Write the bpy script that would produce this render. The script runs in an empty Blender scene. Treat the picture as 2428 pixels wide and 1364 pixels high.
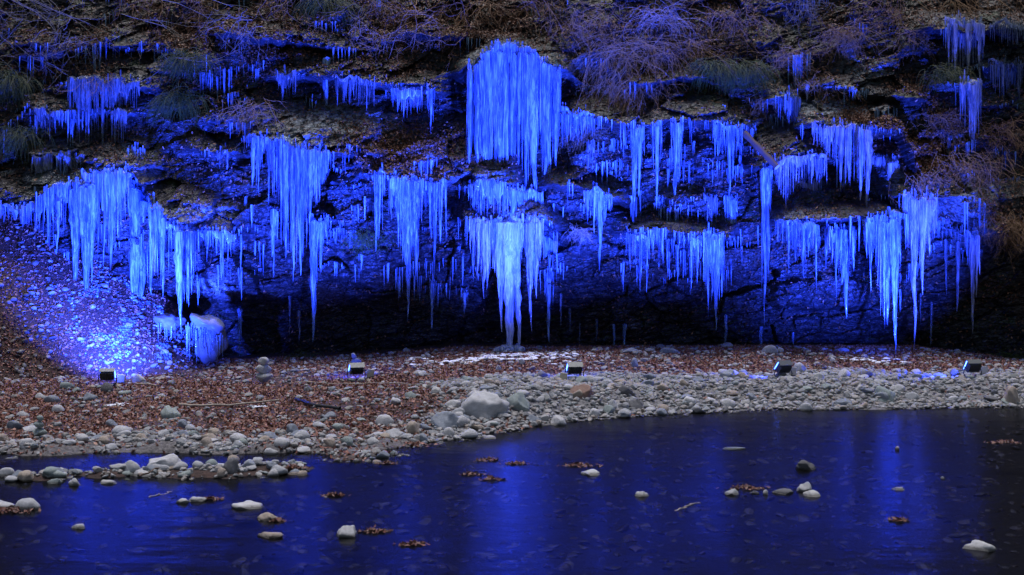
import bpy, math, random
import numpy as np
from mathutils import Vector, Matrix, Quaternion

R = math.radians
random.seed(7)
rng = np.random.default_rng(7)
S = bpy.context.scene
C = S.collection

# ------------------------------------------------------------------ camera, sky, sun, exposure
F, CX, HY, CAMZ = 2931.0, 1214.0, 600.0, 3.2          # focal length, centre and horizon in photo pixels, eye height
cam = bpy.data.objects.new('camera', bpy.data.cameras.new('camera'))
C.objects.link(cam)
cam.location = (0, 0, CAMZ)
cam.rotation_euler = (R(90), 0, 0)
cam.data.sensor_width = 36
cam.data.lens = F / 2428 * 36
cam.data.shift_y = -(682 - HY) / 2428
cam.data.clip_end = 500
S.camera = cam

SUN_EL, SUN_AZ = R(80), R(-12)
w = bpy.data.worlds.new('World'); S.world = w; w.use_nodes = True
nt = w.node_tree
sky = nt.nodes.new('ShaderNodeTexSky'); sky.sky_type = 'NISHITA'; sky.sun_disc = False
sky.sun_elevation = SUN_EL; sky.sun_rotation = SUN_AZ
sky.air_density = 1.0; sky.dust_density = 3.0
nt.links.new(sky.outputs[0], nt.nodes['Background'].inputs[0])
nt.nodes['Background'].inputs[1].default_value = 0.085
sl = bpy.data.lights.new('dusk_sun', 'SUN'); sl.energy = 3.0; sl.angle = R(28); sl.color = (.94, .92, 1)
so = bpy.data.objects.new('dusk_sun', sl); C.objects.link(so)
sd = Vector((math.sin(SUN_AZ) * math.cos(SUN_EL), math.cos(SUN_AZ) * math.cos(SUN_EL), math.sin(SUN_EL)))
so.rotation_euler = sd.to_track_quat('Z', 'Y').to_euler()
S.view_settings.view_transform = 'Standard'; S.view_settings.look = 'None'
S.view_settings.exposure = 0; S.view_settings.gamma = 1
S.cycles.use_denoising = True
S.cycles.max_bounces = 8; S.cycles.diffuse_bounces = 3; S.cycles.glossy_bounces = 4
S.cycles.transparent_max_bounces = 12; S.cycles.sample_clamp_indirect = 4
LAMP_W = 30000.0
LAMP_COL = (0.026, 0.066, 1.0)

# ------------------------------------------------------------------ noise
def hsh(i, j, s):
    x = (i.astype(np.int64) * 374761393 + j.astype(np.int64) * 668265263 + s * 2147483647) & 0xFFFFFFFF
    x = ((x ^ (x >> 13)) * 1274126177) & 0xFFFFFFFF
    x = ((x ^ (x >> 16)) * 2246822519) & 0xFFFFFFFF
    return ((x ^ (x >> 15)) & 0xFFFFFF) / float(0xFFFFFF)
def vnoise(u, v, s=0):
    i, j = np.floor(u), np.floor(v); a, b = u - i, v - j
    a = a * a * (3 - 2 * a); b = b * b * (3 - 2 * b)
    return ((hsh(i, j, s) * (1 - a) + hsh(i + 1, j, s) * a) * (1 - b) + (hsh(i, j + 1, s) * (1 - a) + hsh(i + 1, j + 1, s) * a) * b) * 2 - 1
def fbm(u, v, s=0, o=4):
    u = np.asarray(u, float); v = np.asarray(v, float)
    r = 0; a = 1.0; t = 0
    for k in range(o):
        r = r + a * vnoise(u * 2 ** k + 13.7 * k, v * 2 ** k + 5.1 * k, s + k); t += a; a *= .5
    return r / t
def worley(u, v, s=0):
    iu, iv = np.floor(u), np.floor(v)
    f1 = np.full(u.shape, 9.0); f2 = f1.copy(); id1 = np.zeros(u.shape); du = f1 * 0; dv = f1 * 0
    for a in (-1, 0, 1):
        for b in (-1, 0, 1):
            ci, cj = iu + a, iv + b
            pu = ci + .15 + .7 * hsh(ci, cj, s); pv = cj + .15 + .7 * hsh(ci, cj, s + 1)
            d = np.hypot(u - pu, v - pv)
            n = d < f1
            f2 = np.where(n, f1, np.minimum(f2, d))
            id1 = np.where(n, hsh(ci, cj, s + 2), id1)
            du = np.where(n, u - pu, du); dv = np.where(n, v - pv, dv)
            f1 = np.minimum(f1, d)
    return f1, f2, id1, du, dv
def sstep(a, b, x):
    t = np.clip((np.asarray(x, float) - a) / (b - a), 0, 1); return t * t * (3 - 2 * t)

# ------------------------------------------------------------------ materials
class NT:
    def __init__(s, name):
        s.m = bpy.data.materials.new(name); s.m.use_nodes = True; s.t = s.m.node_tree
        s.p = s.t.nodes['Principled BSDF']; s.out = s.t.nodes['Material Output']
    def n(s, ty, **k):
        nd = s.t.nodes.new('ShaderNode' + ty)
        for a, b in k.items():
            if a.startswith('i_'): nd.inputs[a[2:].replace('_', ' ')].default_value = b
            else: setattr(nd, a, b)
        return nd
    def l(s, a, b): s.t.links.new(a, b)
    def coord(s, scale=(1, 1, 1), which='Object', rot=(0, 0, 0)):
        c = s.n('TexCoord'); m = s.n('Mapping'); m.inputs['Scale'].default_value = scale; m.inputs['Rotation'].default_value = rot
        s.l(c.outputs[which], m.inputs[0]); return m.outputs[0]
    def noise(s, vec, scale, detail=5, rough=.55):
        nd = s.n('TexNoise'); nd.inputs['Scale'].default_value = scale; nd.inputs['Detail'].default_value = detail
        nd.inputs['Roughness'].default_value = rough; s.l(vec, nd.inputs['Vector']); return nd.outputs['Fac']
    def ramp(s, fac, *stops):
        r = s.n('ValToRGB'); e = r.color_ramp.elements
        while len(e) < len(stops): e.new(.5)
        for k, (p, c) in enumerate(stops):
            e[k].position = p; e[k].color = (*c, 1) if isinstance(c, tuple) else (c, c, c, 1)
        s.l(fac, r.inputs[0]); return r.outputs[0]
    def mix(s, f, a, b, mode='MIX'):
        m = s.n('MixRGB', blend_type=mode)
        for i, v in enumerate((f, a, b)):
            if isinstance(v, bpy.types.NodeSocket): s.l(v, m.inputs[i])
            else: m.inputs[i].default_value = (*v, 1) if isinstance(v, tuple) else v
        return m.outputs[0]
    def math(s, op, a, b=0.0):
        m = s.n('Math', operation=op)
        for i, v in enumerate((a, b)):
            if isinstance(v, bpy.types.NodeSocket): s.l(v, m.inputs[i])
            else: m.inputs[i].default_value = v
        return m.outputs[0]
    def bump(s, h, st, dist=.02):
        b = s.n('Bump'); b.inputs['Strength'].default_value = st; b.inputs['Distance'].default_value = dist
        s.l(h, b.inputs['Height']); s.l(b.outputs[0], s.p.inputs['Normal']); return b.outputs[0]
    def set(s, **k):
        for a, b in k.items():
            i = s.p.inputs[a.replace('_', ' ')]
            if isinstance(b, bpy.types.NodeSocket): s.l(b, i)
            else: i.default_value = (*b, 1) if isinstance(b, tuple) else b
        return s.m

def m_cliff():
    t = NT('wet_slate'); c = t.coord()
    n1 = t.noise(c, .7); n2 = t.noise(t.coord((1, 1, 3.5), rot=(0, R(14), 0)), 3.0, 8, .65); n3 = t.noise(c, 14, 6, .6)
    col = t.ramp(n2, (.28, (.004, .0045, .006)), (.5, (.013, .014, .018)), (.72, (.07, .07, .08)))
    col = t.mix(t.ramp(n1, (.52, 0.), (.64, .85)), col, (.028, .017, .012))
    g = t.n('NewGeometry'); sp = t.n('SeparateXYZ'); t.l(g.outputs['Normal'], sp.inputs[0])
    up = sp.outputs[2]
    soil = t.math('MULTIPLY', t.ramp(up, (.38, 0.), (.7, 1.)), t.ramp(t.noise(c, 2.2), (.35, .3), (.55, 1.)))
    col = t.mix(soil, col, t.mix(n3, (.010, .006, .005), (.035, .021, .016)))
    moss = t.math('MULTIPLY', t.ramp(up, (-.1, 0.), (.4, 1.)), t.ramp(t.noise(c, 1.3, 7, .7), (.52, 0.), (.6, 1.)))
    col = t.mix(moss, col, (.022, .034, .012))
    fr = t.math('MULTIPLY', t.ramp(up, (.05, 0.), (.35, 1.)), t.ramp(t.noise(c, 1.9, 9, .72), (.60, 0.), (.66, .6)))
    gz = t.n('Attribute'); gz.attribute_name = 'glaze_glow'
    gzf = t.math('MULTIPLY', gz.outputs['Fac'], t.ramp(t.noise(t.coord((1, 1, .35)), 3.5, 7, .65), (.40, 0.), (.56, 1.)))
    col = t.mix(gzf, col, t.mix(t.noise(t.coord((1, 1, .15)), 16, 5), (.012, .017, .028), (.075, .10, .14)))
    a = t.n('Attribute'); a.attribute_name = 'frost'
    fr = t.math('MAXIMUM', fr, t.math('MULTIPLY', a.outputs['Fac'], t.ramp(t.noise(c, 6, 8, .75), (.45, 0.), (.55, 1.))))
    col = t.mix(fr, col, t.mix(n3, (.10, .12, .13), (.34, .38, .42)))
    vo = t.n('TexVoronoi', feature='DISTANCE_TO_EDGE'); vo.inputs['Scale'].default_value = 3.2; t.l(t.coord((1, 1, 2.2), rot=(0, R(14), 0)), vo.inputs['Vector'])
    t.bump(t.math('ADD', t.mix(.6, n2, n3), t.math('MULTIPLY', t.ramp(vo.outputs['Distance'], (0., 0.), (.06, 1.)), .5)), 1., .05)
    return t.set(Base_Color=col, Roughness=t.mix(gzf, t.ramp(n3, (.3, .35), (.7, .65)), (.18, .18, .18)), Specular_IOR_Level=.35)
def m_ground():
    t = NT('bank_ground'); c = t.coord()
    a = t.n('Attribute'); a.attribute_name = 'gravel'
    n3 = t.noise(c, 16, 6, .7)
    lf = t.ramp(n3, (.3, (.012, .007, .005)), (.55, (.05, .022, .016)), (.75, (.10, .045, .03)))
    gr = t.ramp(n3, (.3, (.04, .04, .045)), (.5, (.16, .155, .16)), (.7, (.3, .29, .29)))
    col = t.mix(a.outputs['Fac'], lf, gr)
    g = t.n('NewGeometry'); sp = t.n('SeparateXYZ'); t.l(g.outputs['Position'], sp.inputs[0])
    col = t.mix(t.ramp(t.math('ADD', sp.outputs[2], .5), (.49, 1.), (.515, 0.)), col, t.mix(1., col, (.16, .15, .13), 'MULTIPLY'))
    t.bump(n3, 1., .06)
    return t.set(Base_Color=col, Roughness=.8)
def m_stone(name, cols, vary=True):
    t = NT(name); c = t.coord(); g = t.n('NewGeometry'); oi = t.n('ObjectInfo')
    r = t.math('FRACT', t.math('ADD', g.outputs['Random Per Island'], oi.outputs['Random']))
    k = len(cols)
    base = t.ramp(r, *[((i + .5) / k, cc) for i, cc in enumerate(cols)])
    n1 = t.noise(c, 5, 6, .65); n2 = t.noise(c, 38, 4, .7)
    col = t.mix(t.ramp(n1, (.35, .0), (.65, .55)), base, t.mix(1., base, (.5, .47, .45), 'MULTIPLY'))
    col = t.mix(t.ramp(n2, (.5, 0.), (.7, .35)), col, t.mix(1., base, (1.5, 1.5, 1.5), 'MULTIPLY'))
    sp = t.n('SeparateXYZ'); t.l(g.outputs['Position'], sp.inputs[0]); wz = t.math('ADD', sp.outputs[2], t.math('MULTIPLY', n1, .05))
    wet = t.ramp(wz, (.045, 1.), (.07, 0.)); col = t.mix(wet, col, t.mix(1., col, (.30, .29, .27), 'MULTIPLY'))
    t.bump(t.mix(.5, n1, n2), .7, .03)
    return t.set(Base_Color=col, Roughness=t.mix(wet, t.ramp(n2, (.3, .55), (.7, .8)), (.2, .2, .2)))
def m_leaf(name, cols):
    t = NT(name); g = t.n('NewGeometry'); k = len(cols)
    col = t.ramp(g.outputs['Random Per Island'], *[((i + .5) / k, cc) for i, cc in enumerate(cols)])
    return t.set(Base_Color=col, Roughness=.6)
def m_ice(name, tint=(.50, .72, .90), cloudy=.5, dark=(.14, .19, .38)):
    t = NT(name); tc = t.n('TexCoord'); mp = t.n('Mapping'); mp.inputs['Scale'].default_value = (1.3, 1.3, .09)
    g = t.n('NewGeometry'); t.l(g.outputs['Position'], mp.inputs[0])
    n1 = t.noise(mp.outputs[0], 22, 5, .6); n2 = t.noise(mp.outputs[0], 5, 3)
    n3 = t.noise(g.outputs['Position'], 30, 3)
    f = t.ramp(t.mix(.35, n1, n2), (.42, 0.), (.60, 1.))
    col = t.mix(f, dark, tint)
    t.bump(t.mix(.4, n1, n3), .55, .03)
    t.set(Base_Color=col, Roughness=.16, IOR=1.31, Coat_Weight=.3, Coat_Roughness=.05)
    tr = t.n('BsdfTranslucent'); t.l(col, tr.inputs[0])
    gl = t.n('BsdfTransparent'); gl.inputs[0].default_value = (.8, .88, .95, 1)
    m1 = t.n('MixShader'); m1.inputs[0].default_value = .42; t.l(t.p.outputs[0], m1.inputs[1]); t.l(tr.outputs[0], m1.inputs[2])
    m2 = t.n('MixShader'); t.l(t.ramp(f, (0., .78), (1., .12)), m2.inputs[0]); t.l(m1.outputs[0], m2.inputs[1]); t.l(gl.outputs[0], m2.inputs[2])
    t.l(m2.outputs[0], t.out.inputs[0]); return t.m
def m_plain(name, col, rough=.5, metal=0., emit=None, es=0.):
    t = NT(name); n = t.noise(t.coord(), 25, 5)
    c = t.mix(t.ramp(n, (.35, 0.), (.7, .45)), col, tuple(x * .6 for x in col))
    t.bump(n, .2, .004)
    t.set(Base_Color=c, Roughness=rough, Metallic=metal)
    if emit: t.set(Emission_Color=emit, Emission_Strength=es)
    return t.m
def m_bark(name, a, b):
    t = NT(name); oi = t.n('NewGeometry')
    return t.set(Base_Color=t.mix(oi.outputs['Random Per Island'], a, b), Roughness=.7)
def m_water():
    t = NT('river_water'); g = t.n('NewGeometry')
    def ns(sc, sx, d):
        mp = t.n('Mapping'); mp.inputs['Scale'].default_value = sx; mp.inputs['Rotation'].default_value = (0, 0, R(8)); t.l(g.outputs['Position'], mp.inputs[0])
        return t.noise(mp.outputs[0], sc, d, .55)
    h1 = ns(1.2, (.55, 1.3, 1), 4); h2 = ns(6, (.5, 1.2, 1), 4); h3 = ns(.35, (.6, 1, 1), 2)
    amp = t.ramp(h3, (.42, .25), (.62, 1.))
    h = t.math('ADD', t.math('MULTIPLY', h1, .7), t.math('MULTIPLY', t.math('MULTIPLY', h2, amp), .32))
    b = t.n('Bump'); b.inputs['Strength'].default_value = .5; b.inputs['Distance'].default_value = .06; t.l(h, b.inputs['Height'])
    gl = t.n('BsdfGlossy'); gl.inputs['Roughness'].default_value = .19; gl.inputs[0].default_value = (.35, .35, .35, 1); t.l(b.outputs[0], gl.inputs['Normal'])
    tr = t.n('BsdfTransparent'); tr.inputs[0].default_value = (.34, .36, .48, 1)
    fr = t.n('Fresnel'); fr.inputs[0].default_value = 1.33; t.l(b.outputs[0], fr.inputs['Normal'])
    m = t.n('MixShader'); t.l(fr.outputs[0], m.inputs[0]); t.l(tr.outputs[0], m.inputs[1]); t.l(gl.outputs[0], m.inputs[2])
    t.l(m.outputs[0], t.out.inputs[0]); t.t.nodes.remove(t.p); return t.m

M = dict(cliff=m_cliff(), ground=m_ground(), water=m_water(),
    ice=m_ice('clear_ice'), ice2=m_ice('milky_weak_lit_ice', (.74, .74, .84), .7, (.34, .35, .44)), ice4=m_ice('frosted_ice', (.80, .84, .92), .8, (.50, .55, .66)), ice3=m_ice('thin_dim_lit_ice', (.34, .38, .46), .4, (.12, .14, .18)),  # weak lamplight on outer curtains is put into the milky and thin tints
    scree=m_stone('dark_scree_stones', [(.07, .07, .075), (.13, .13, .135), (.05, .045, .045), (.10, .08, .07), (.20, .2, .2)]), gravel=m_stone('gravel_stones', [(.20, .21, .22), (.36, .36, .37), (.28, .26, .24), (.14, .15, .17), (.42, .41, .40), (.25, .27, .29), (.33, .28, .24), (.22, .25, .26)]),
    bed=m_stone('river_bed_stones', [(.5, .5, .45), (.25, .2, .17), (.8, .75, .65), (.2, .2, .2), (.5, .36, .3)]),
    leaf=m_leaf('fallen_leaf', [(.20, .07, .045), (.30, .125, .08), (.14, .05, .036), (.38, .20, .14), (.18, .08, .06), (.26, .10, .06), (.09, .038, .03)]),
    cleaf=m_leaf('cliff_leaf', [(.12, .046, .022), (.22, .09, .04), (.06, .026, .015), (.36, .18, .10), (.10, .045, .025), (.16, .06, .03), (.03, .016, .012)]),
    wleaf=m_leaf('wet_leaf', [(.12, .04, .025), (.17, .065, .04), (.07, .025, .018), (.24, .11, .07), (.05, .022, .018)]),
    grass=m_leaf('sedge_blade', [(.028, .055, .007), (.04, .072, .008), (.065, .075, .015), (.025, .035, .006)]),
    twig=m_bark('twig_bark', (.15, .075, .035), (.30, .18, .085)), twigp=m_bark('pale_twig_bark', (.2, .15, .12), (.34, .27, .23)),
    root=m_bark('root_bark', (.15, .08, .04), (.25, .14, .075)), dgrey=m_bark('grey_twig_bark', (.12, .11, .10), (.22, .2, .19)),
    frost=m_plain('lumpy_frost', (.15, .17, .22), .5), snow=m_plain('crusted_snow', (.78, .8, .84), .6), wood=m_plain('weathered_wood', (.10, .06, .04), .7), woodp=m_plain('driftwood', (.36, .30, .25), .7),
    metal=m_plain('lamp_housing_grey', (.075, .08, .085), .4, .3), glass=m_plain('lit_lamp_glass', (.1, .15, .9), .1, 0, (.05, .13, 1.0), 16.),
    box=m_plain('cream_plastic', (.55, .50, .38), .5), rubber=m_plain('black_rubber', (.02, .02, .024), .45),
    lidm=m_plain('lamp_visor_grey', (.09, .10, .10), .4, .1))
SC = {'pale grey': [(.42, .43, .45), (.50, .50, .51)], 'blue grey': [(.20, .23, .28), (.26, .29, .34)], 'tan': [(.36, .30, .25), (.42, .35, .28)],
      'dark grey': [(.10, .10, .11), (.14, .14, .15)], 'greenish grey': [(.26, .31, .30), (.32, .37, .35)], 'reddish brown': [(.20, .12, .09), (.27, .16, .12)],
      'white': [(.50, .50, .50), (.58, .58, .57)]}
SM = {k: m_stone(k.replace(' ', '_') + '_stone', v) for k, v in SC.items()}

# ------------------------------------------------------------------ mesh and tagging helpers
def mesh(name, verts, faces, smooth=True):
    verts = np.asarray(verts, np.float32); faces = np.asarray(faces, np.int32)
    me = bpy.data.meshes.new(name); k = faces.shape[1]
    me.vertices.add(len(verts)); me.vertices.foreach_set('co', verts.ravel())
    me.loops.add(faces.size); me.loops.foreach_set('vertex_index', faces.ravel())
    me.polygons.add(len(faces)); me.polygons.foreach_set('loop_start', np.arange(0, faces.size, k, dtype=np.int32))
    me.polygons.foreach_set('use_smooth', np.full(len(faces), smooth)); me.update(calc_edges=True); return me
def obj(name, me, mat=None, parent=None, loc=None, kind=None):
    if mat and not me.materials: me.materials.append(mat)
    o = bpy.data.objects.new(name, me); C.objects.link(o)
    if loc is not None: o.location = loc
    if parent: o.parent = parent
    if kind: o['kind'] = kind
    return o
def tag(o, label, cat, group=None):
    o['label'] = label; o['category'] = cat
    if group: o['group'] = group
    return o
def empty(name, loc, label, cat, group=None):
    return tag(obj(name, None, loc=loc), label, cat, group)
def gridfaces(nx, ny):
    i = np.arange(nx - 1)[:, None] * ny + np.arange(ny - 1)[None]
    return np.stack([i, i + ny, i + ny + 1, i + 1], -1).reshape(-1, 4)
class Tubes:
    def __init__(s, sides=3): s.v = []; s.f = []; s.n = 0; s.k = sides
    def add(s, pts, rad):
        pts = np.asarray(pts, float); n = len(pts); rad = np.broadcast_to(rad, n)
        d = np.gradient(pts, axis=0); d /= np.linalg.norm(d, axis=1)[:, None] + 1e-9
        a = np.cross(d, [.3, .9, .31]); a /= np.linalg.norm(a, axis=1)[:, None] + 1e-9; b = np.cross(d, a)
        th = np.arange(s.k) * 2 * math.pi / s.k
        ring = pts[:, None] + rad[:, None, None] * (a[:, None] * np.cos(th)[None, :, None] + b[:, None] * np.sin(th)[None, :, None])
        s.v.append(ring.reshape(-1, 3)); k = s.k
        i = np.arange(n - 1)[:, None] * k; j = np.arange(k)[None]; jn = (j + 1) % k
        s.f.append((np.stack([i + j, i + jn, i + k + jn, i + k + j], -1) + s.n).reshape(-1, 4)); s.n += n * k
    def mesh(s, name, smooth=True):
        return mesh(name, np.concatenate(s.v), np.concatenate(s.f), smooth)
def box(bm_list, size, loc, rot=None):
    x, y, z = [q / 2 for q in size]
    v = np.array([(a * x, b * y, c * z) for a in (-1, 1) for b in (-1, 1) for c in (-1, 1)])
    if rot is not None: v = v @ np.array(rot.to_matrix()).T
    f = np.array([(0, 1, 3, 2), (4, 6, 7, 5), (0, 4, 5, 1), (2, 3, 7, 6), (0, 2, 6, 4), (1, 5, 7, 3)])
    bm_list.append((v + np.array(loc), f))
def boxmesh(name, L, bev=.006):
    import bmesh
    vs = []; fs = []; n = 0
    for v, f in L: vs.append(v); fs.append(f + n); n += len(v)
    me = mesh(name, np.concatenate(vs), np.concatenate(fs), False)
    bm = bmesh.new(); bm.from_mesh(me); bmesh.ops.bevel(bm, geom=bm.edges[:], offset=bev, segments=1, affect='EDGES'); bm.to_mesh(me); bm.free()
    return me

# ------------------------------------------------------------------ terrain
def XW(px, Y): return (px - CX) * Y / F
def ZW(py, Y): return CAMZ - (py - HY) * Y / F
wl = [(-900, 1090), (0, 1075), (300, 1062), (600, 1068), (800, 1066), (930, 1052), (1040, 1034), (1200, 1024), (1300, 1004), (1500, 988), (1800, 973), (2428, 966), (3300, 960)]
_wy = np.array([CAMZ * F / (p[1] - HY) for p in wl]); _wx = np.array([XW(p[0], y) for p, y in zip(wl, _wy)])
def water_y(X): return np.interp(X, _wx, _wy)
_zb = np.array([(-20, .25), (-10.5, .2), (-7.7, .27), (-4.6, .38), (-1.2, .62), (11, .66), (13.6, .30), (20, .3)])
def ground(X, Y, fine=True):
    X = np.asarray(X, float); Y = np.asarray(Y, float)
    yw = water_y(X) + .35 * fbm(X * .9, X * 0 + 3, 5)
    t = Y - yw; zb = np.interp(X, _zb[:, 0], _zb[:, 1])
    right = sstep(-2.5, 1.5, X)
    full = np.clip(t / np.maximum(33 - yw, 1), 0, 1.3)
    zr = .40 * sstep(0, 1.7, t) + (zb - .40) * sstep(2.5, 8.5, t)
    zl = zb * full ** .8
    hump = .22 * np.exp(-((X + .9) / 2.2) ** 2 - ((Y - 24.6) / 1.6) ** 2)
    up = zr * right + zl * (1 - right) + hump * (t > 0) * sstep(0, .8, t)
    dn = -.55 * (1 - np.exp(np.minimum(t, 0) / (2.0 + 3.5 * (1 - right)))) * (1 - .35 * (1 - right))
    h = np.where(t > 0, up, dn)
    # shingle bar in the shallows at left
    yb = 17.85 + .12 * (X + 5) + .3 * fbm(X * .7, X * 0, 44)
    bar = np.exp(-((Y - yb) / (.4 + .25 * fbm(X * 1.3, X * 0, 45))) ** 2) * sstep(-7.6, -6.6, X) * (1 - sstep(-3.6, -2.6, X))
    sh = sstep(-4.2, -1.0, t) * (1 - sstep(0, .8, t)) * (1 - sstep(-2.0, .6, X)); h = h + sh * (.05 + .16 * fbm(X * 1.1, Y * 1.6, 46, 3))
    bar2 = np.exp(-((Y - 15.6) / .35) ** 2) * (1 - sstep(-6.2, -5.6, X))
    h = h + .20 * bar * (.75 + .5 * fbm(X * 2.2, Y * 2.2, 33)) + .17 * bar2
    pw_ = .12 * fbm(X * 2, Y * 2, 48)
    h = h - .26 * np.exp(-(((X + 6.3) / 1.5) ** 2 + ((Y - 19.0) / .62) ** 2 + pw_ * 4) ** 2) - .16 * np.exp(-(((X + 3.9) / 1.0) ** 2 + ((Y - 19.3) / .38) ** 2 + pw_ * 4) ** 2)
    # scree cone at the left foot of the cliff
    c = np.interp(X, [-30, -15.5, -13.4, -11.9, -10.4, -9.4, -8.6, -8.0], [5.2, 4.9, 4.25, 3.4, 2.5, 1.65, .75, 0])
    y0 = 29.1 + .35 * (X + 13) * (X > -13)
    h = h + np.maximum(c - .2, 0) * np.clip((Y - y0) / (33.4 - y0), 0, 1.15)
    if fine:
        h = h + .035 * fbm(X * 1.3, Y * 1.3, 11) + .02 * fbm(X * 6, Y * 6, 21, 3) + .10 * fbm(X * 1.1, Y * 1.1, 31) * sstep(.1, 1, c) * (Y > y0)
    return h
def at_ground(px, py):
    Ys = np.linspace(11, 35, 2400); X = XW(px, Ys)
    g = np.maximum(ground(X, Ys), 0); z = ZW(py, Ys); k = np.argmax(z <= g)
    return Vector((X[k], Ys[k], g[k]))
xs = np.linspace(-24, 24, 481); ys = np.concatenate([np.linspace(-6, 12, 50)[:-1], np.linspace(12, 37, 330)])
GX, GY = np.meshgrid(xs, ys, indexing='ij')
GZ = ground(GX, GY)
me = mesh('riverbank', np.stack([GX, GY, GZ], -1).reshape(-1, 3), gridfaces(len(xs), len(ys)))
def leafline(X): return np.interp(X, [-14, -4, -2.4, -1, 2, 7, 13], [33, 33, 27.6, 27.6, 28.2, 28.9, 28.9])   # leaves lie behind this line, gravel before it
def gravelness(X, Y):
    r = sstep(-2.2, -.6, X + .8 * fbm(X, Y, 8)) * (1 - sstep(-.4, .4, Y - leafline(X) - .7 * fbm(X * .8, Y * .8, 9)))
    l = sstep(2.2, .2, np.abs(Y - water_y(X)) + .8 * fbm(X * 1.1, Y * 1.1, 10)) * .7
    return np.clip(np.maximum(r, l), 0, 1)
at = me.attributes.new('gravel', 'FLOAT', 'POINT'); at.data.foreach_set('value', gravelness(GX, GY).astype(np.float32).ravel())
obj('ground', me, M['ground'], kind='structure')
me = mesh('water', [(-40, -8, 0), (40, -8, 0), (40, 28, 0), (-40, 28, 0)], [(0, 1, 2, 3)])
obj('water', me, M['water'], kind='structure')

# ------------------------------------------------------------------ cliff
LED = [  # lip polyline in photo pixels, how far it stands out, how high the slope above it runs
 ([(-60, 492), (90, 480), (170, 440), (240, 402), (330, 418), (380, 500), (480, 545), (560, 555)], .9, 1.0),
 ([(150, 185), (345, 195)], .7, 1.2), ([(60, 365), (120, 368), (200, 382), (360, 400)], .5, .6), ([(60, 255), (130, 262), (300, 260)], .35, .5),
 ([(590, 322), (660, 335), (775, 362), (890, 372)], 1.0, 1.3), ([(880, 412), (960, 428), (1060, 436), (1110, 415), (1215, 440)], .9, 1.9),
 ([(1095, 168), (1135, 140), (1175, 108), (1225, 114), (1270, 132), (1335, 165)], 1.35, .7), ([(1105, 525), (1200, 515), (1290, 520), (1330, 560)], .9, .6), ([(1100, 440), (1200, 445), (1230, 470)], .7, .4),
 ([(630, 165), (800, 175), (1035, 208)], .7, .8), ([(1325, 262), (1480, 296), (1640, 288), (1765, 300)], .75, .7),
 ([(1300, 438), (1400, 452), (1485, 478)], .7, .5), ([(1475, 545), (1560, 552), (1660, 568), (1725, 560)], .8, .45),
 ([(1800, 395), (1860, 370), (1975, 372)], .95, .9), ([(1915, 292), (2060, 300), (2135, 306), (2165, 400)], 1.0, .9),
 ([(1840, 518), (1960, 528), (2060, 512), (2135, 506)], 1.25, .45), ([(2115, 462), (2225, 468), (2330, 555), (2500, 570)], 1.1, 1.5),
 ([(2225, 45), (2340, 55), (2500, 60)], .8, .8), ([(2265, 188), (2335, 196)], .6, .5), ([(2335, 150), (2500, 150)], .4, .5),
 ([(1845, 225), (1905, 232)], .7, .6), ([(1930, 200), (2080, 215), (2200, 225)], .5, .5),
 ([(960, 60), (1120, 75)], .45, .4), ([(0, 120), (200, 90), (420, 110)], .5, .7), ([(500, 60), (800, 100)], .45, .5), ([(1520, 185), (1680, 180)], .55, .3),
 ([(700, 520), (775, 524)], .55, .3), ([(1700, 330), (1780, 345), (1850, 400)], .4, .6), ([(450, 480), (560, 500)], .4, .3), ([(450, 350), (520, 362), (590, 365)], .4, .4)]
cx = np.linspace(-19, 19, 951); cz = np.linspace(-1.2, 12.5, 400)
UX, UZ = np.meshgrid(cx, cz, indexing='ij')
D = np.interp(UZ, [-1.2, .5, 1.4, 2.5, 4, 5, 7, 9, 12.5], [35.0, 34.9, 34.4, 33.6, 33.2, 33.3, 33.9, 34.7, 37])
D = D + .45 * fbm(UX * .22, UZ * .3, 40) + .5 * sstep(13.5, 20, np.abs(UX))
D = D - .5 * sstep(11.5, 14.5, UX) * (1 - sstep(1., 2.6, UZ))
bl = np.zeros_like(D); rec = np.zeros_like(D)
for pts, p, h in LED:
    X = np.array([XW(q[0], 33) for q in pts]); Z = np.array([ZW(q[1], 33) for q in pts])
    zl = np.interp(UX, X, Z) + .13 * fbm(UX * 1.6, UX * 0, int(p * 100)) + .04 * fbm(UX * 9, UX * 0, 3)
    e = sstep(X[0] - .5, X[0] + .1, UX) * (1 - sstep(X[-1] - .1, X[-1] + .5, UX))
    s = UZ - zl; pp = p * (1 + .25 * fbm(UX * 1.1, UX * 0, 77))
    bl = np.maximum(bl, e * pp * sstep(-.14, 0, s) * np.clip(1 - s / h, 0, 1) ** .8)
    rec = np.maximum(rec, e * .35 * p * (s < 0) * np.exp(np.minimum(s, 0) / .9) * sstep(0, -.14, s))
D = D - bl + rec
ca, sa = math.cos(R(-14)), math.sin(R(-14))
ru, rv = UX * ca - UZ * sa, UX * sa + UZ * ca
wr = .3 * fbm(ru * 1.3, rv * 1.3, 50, 2); wv = .3 * fbm(ru * 1.1, rv * 1.7, 55, 2)
f1, f2, i1, du, dv = worley(ru * .8 + wr, rv * 1.7 + wv, 60)
D = D - .42 * (i1 - .5) - .30 * ((i1 * 7.3) % 1 - .35) * dv - .32 * ((i1 * 3.7) % 1 - .5) * du + .06 * np.exp(-((f2 - f1) / .04) ** 2)
pat = sstep(-.15, .25, fbm(UX * .5, UZ * .7, 58, 3))
f1, f2, i1, du, dv = worley(ru * 2.1 + wr * 1.5, rv * 4.3 + wv * 1.5, 70)
D = D - pat * (.20 * (i1 - .5) + .22 * ((i1 * 5.3) % 1 - .5) * dv + .18 * ((i1 * 9.1) % 1 - .5) * du)
f1, f2, i1, du, dv = worley(ru * 5.5 + wr * 2, rv * 10 + wv * 2, 75)
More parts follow.
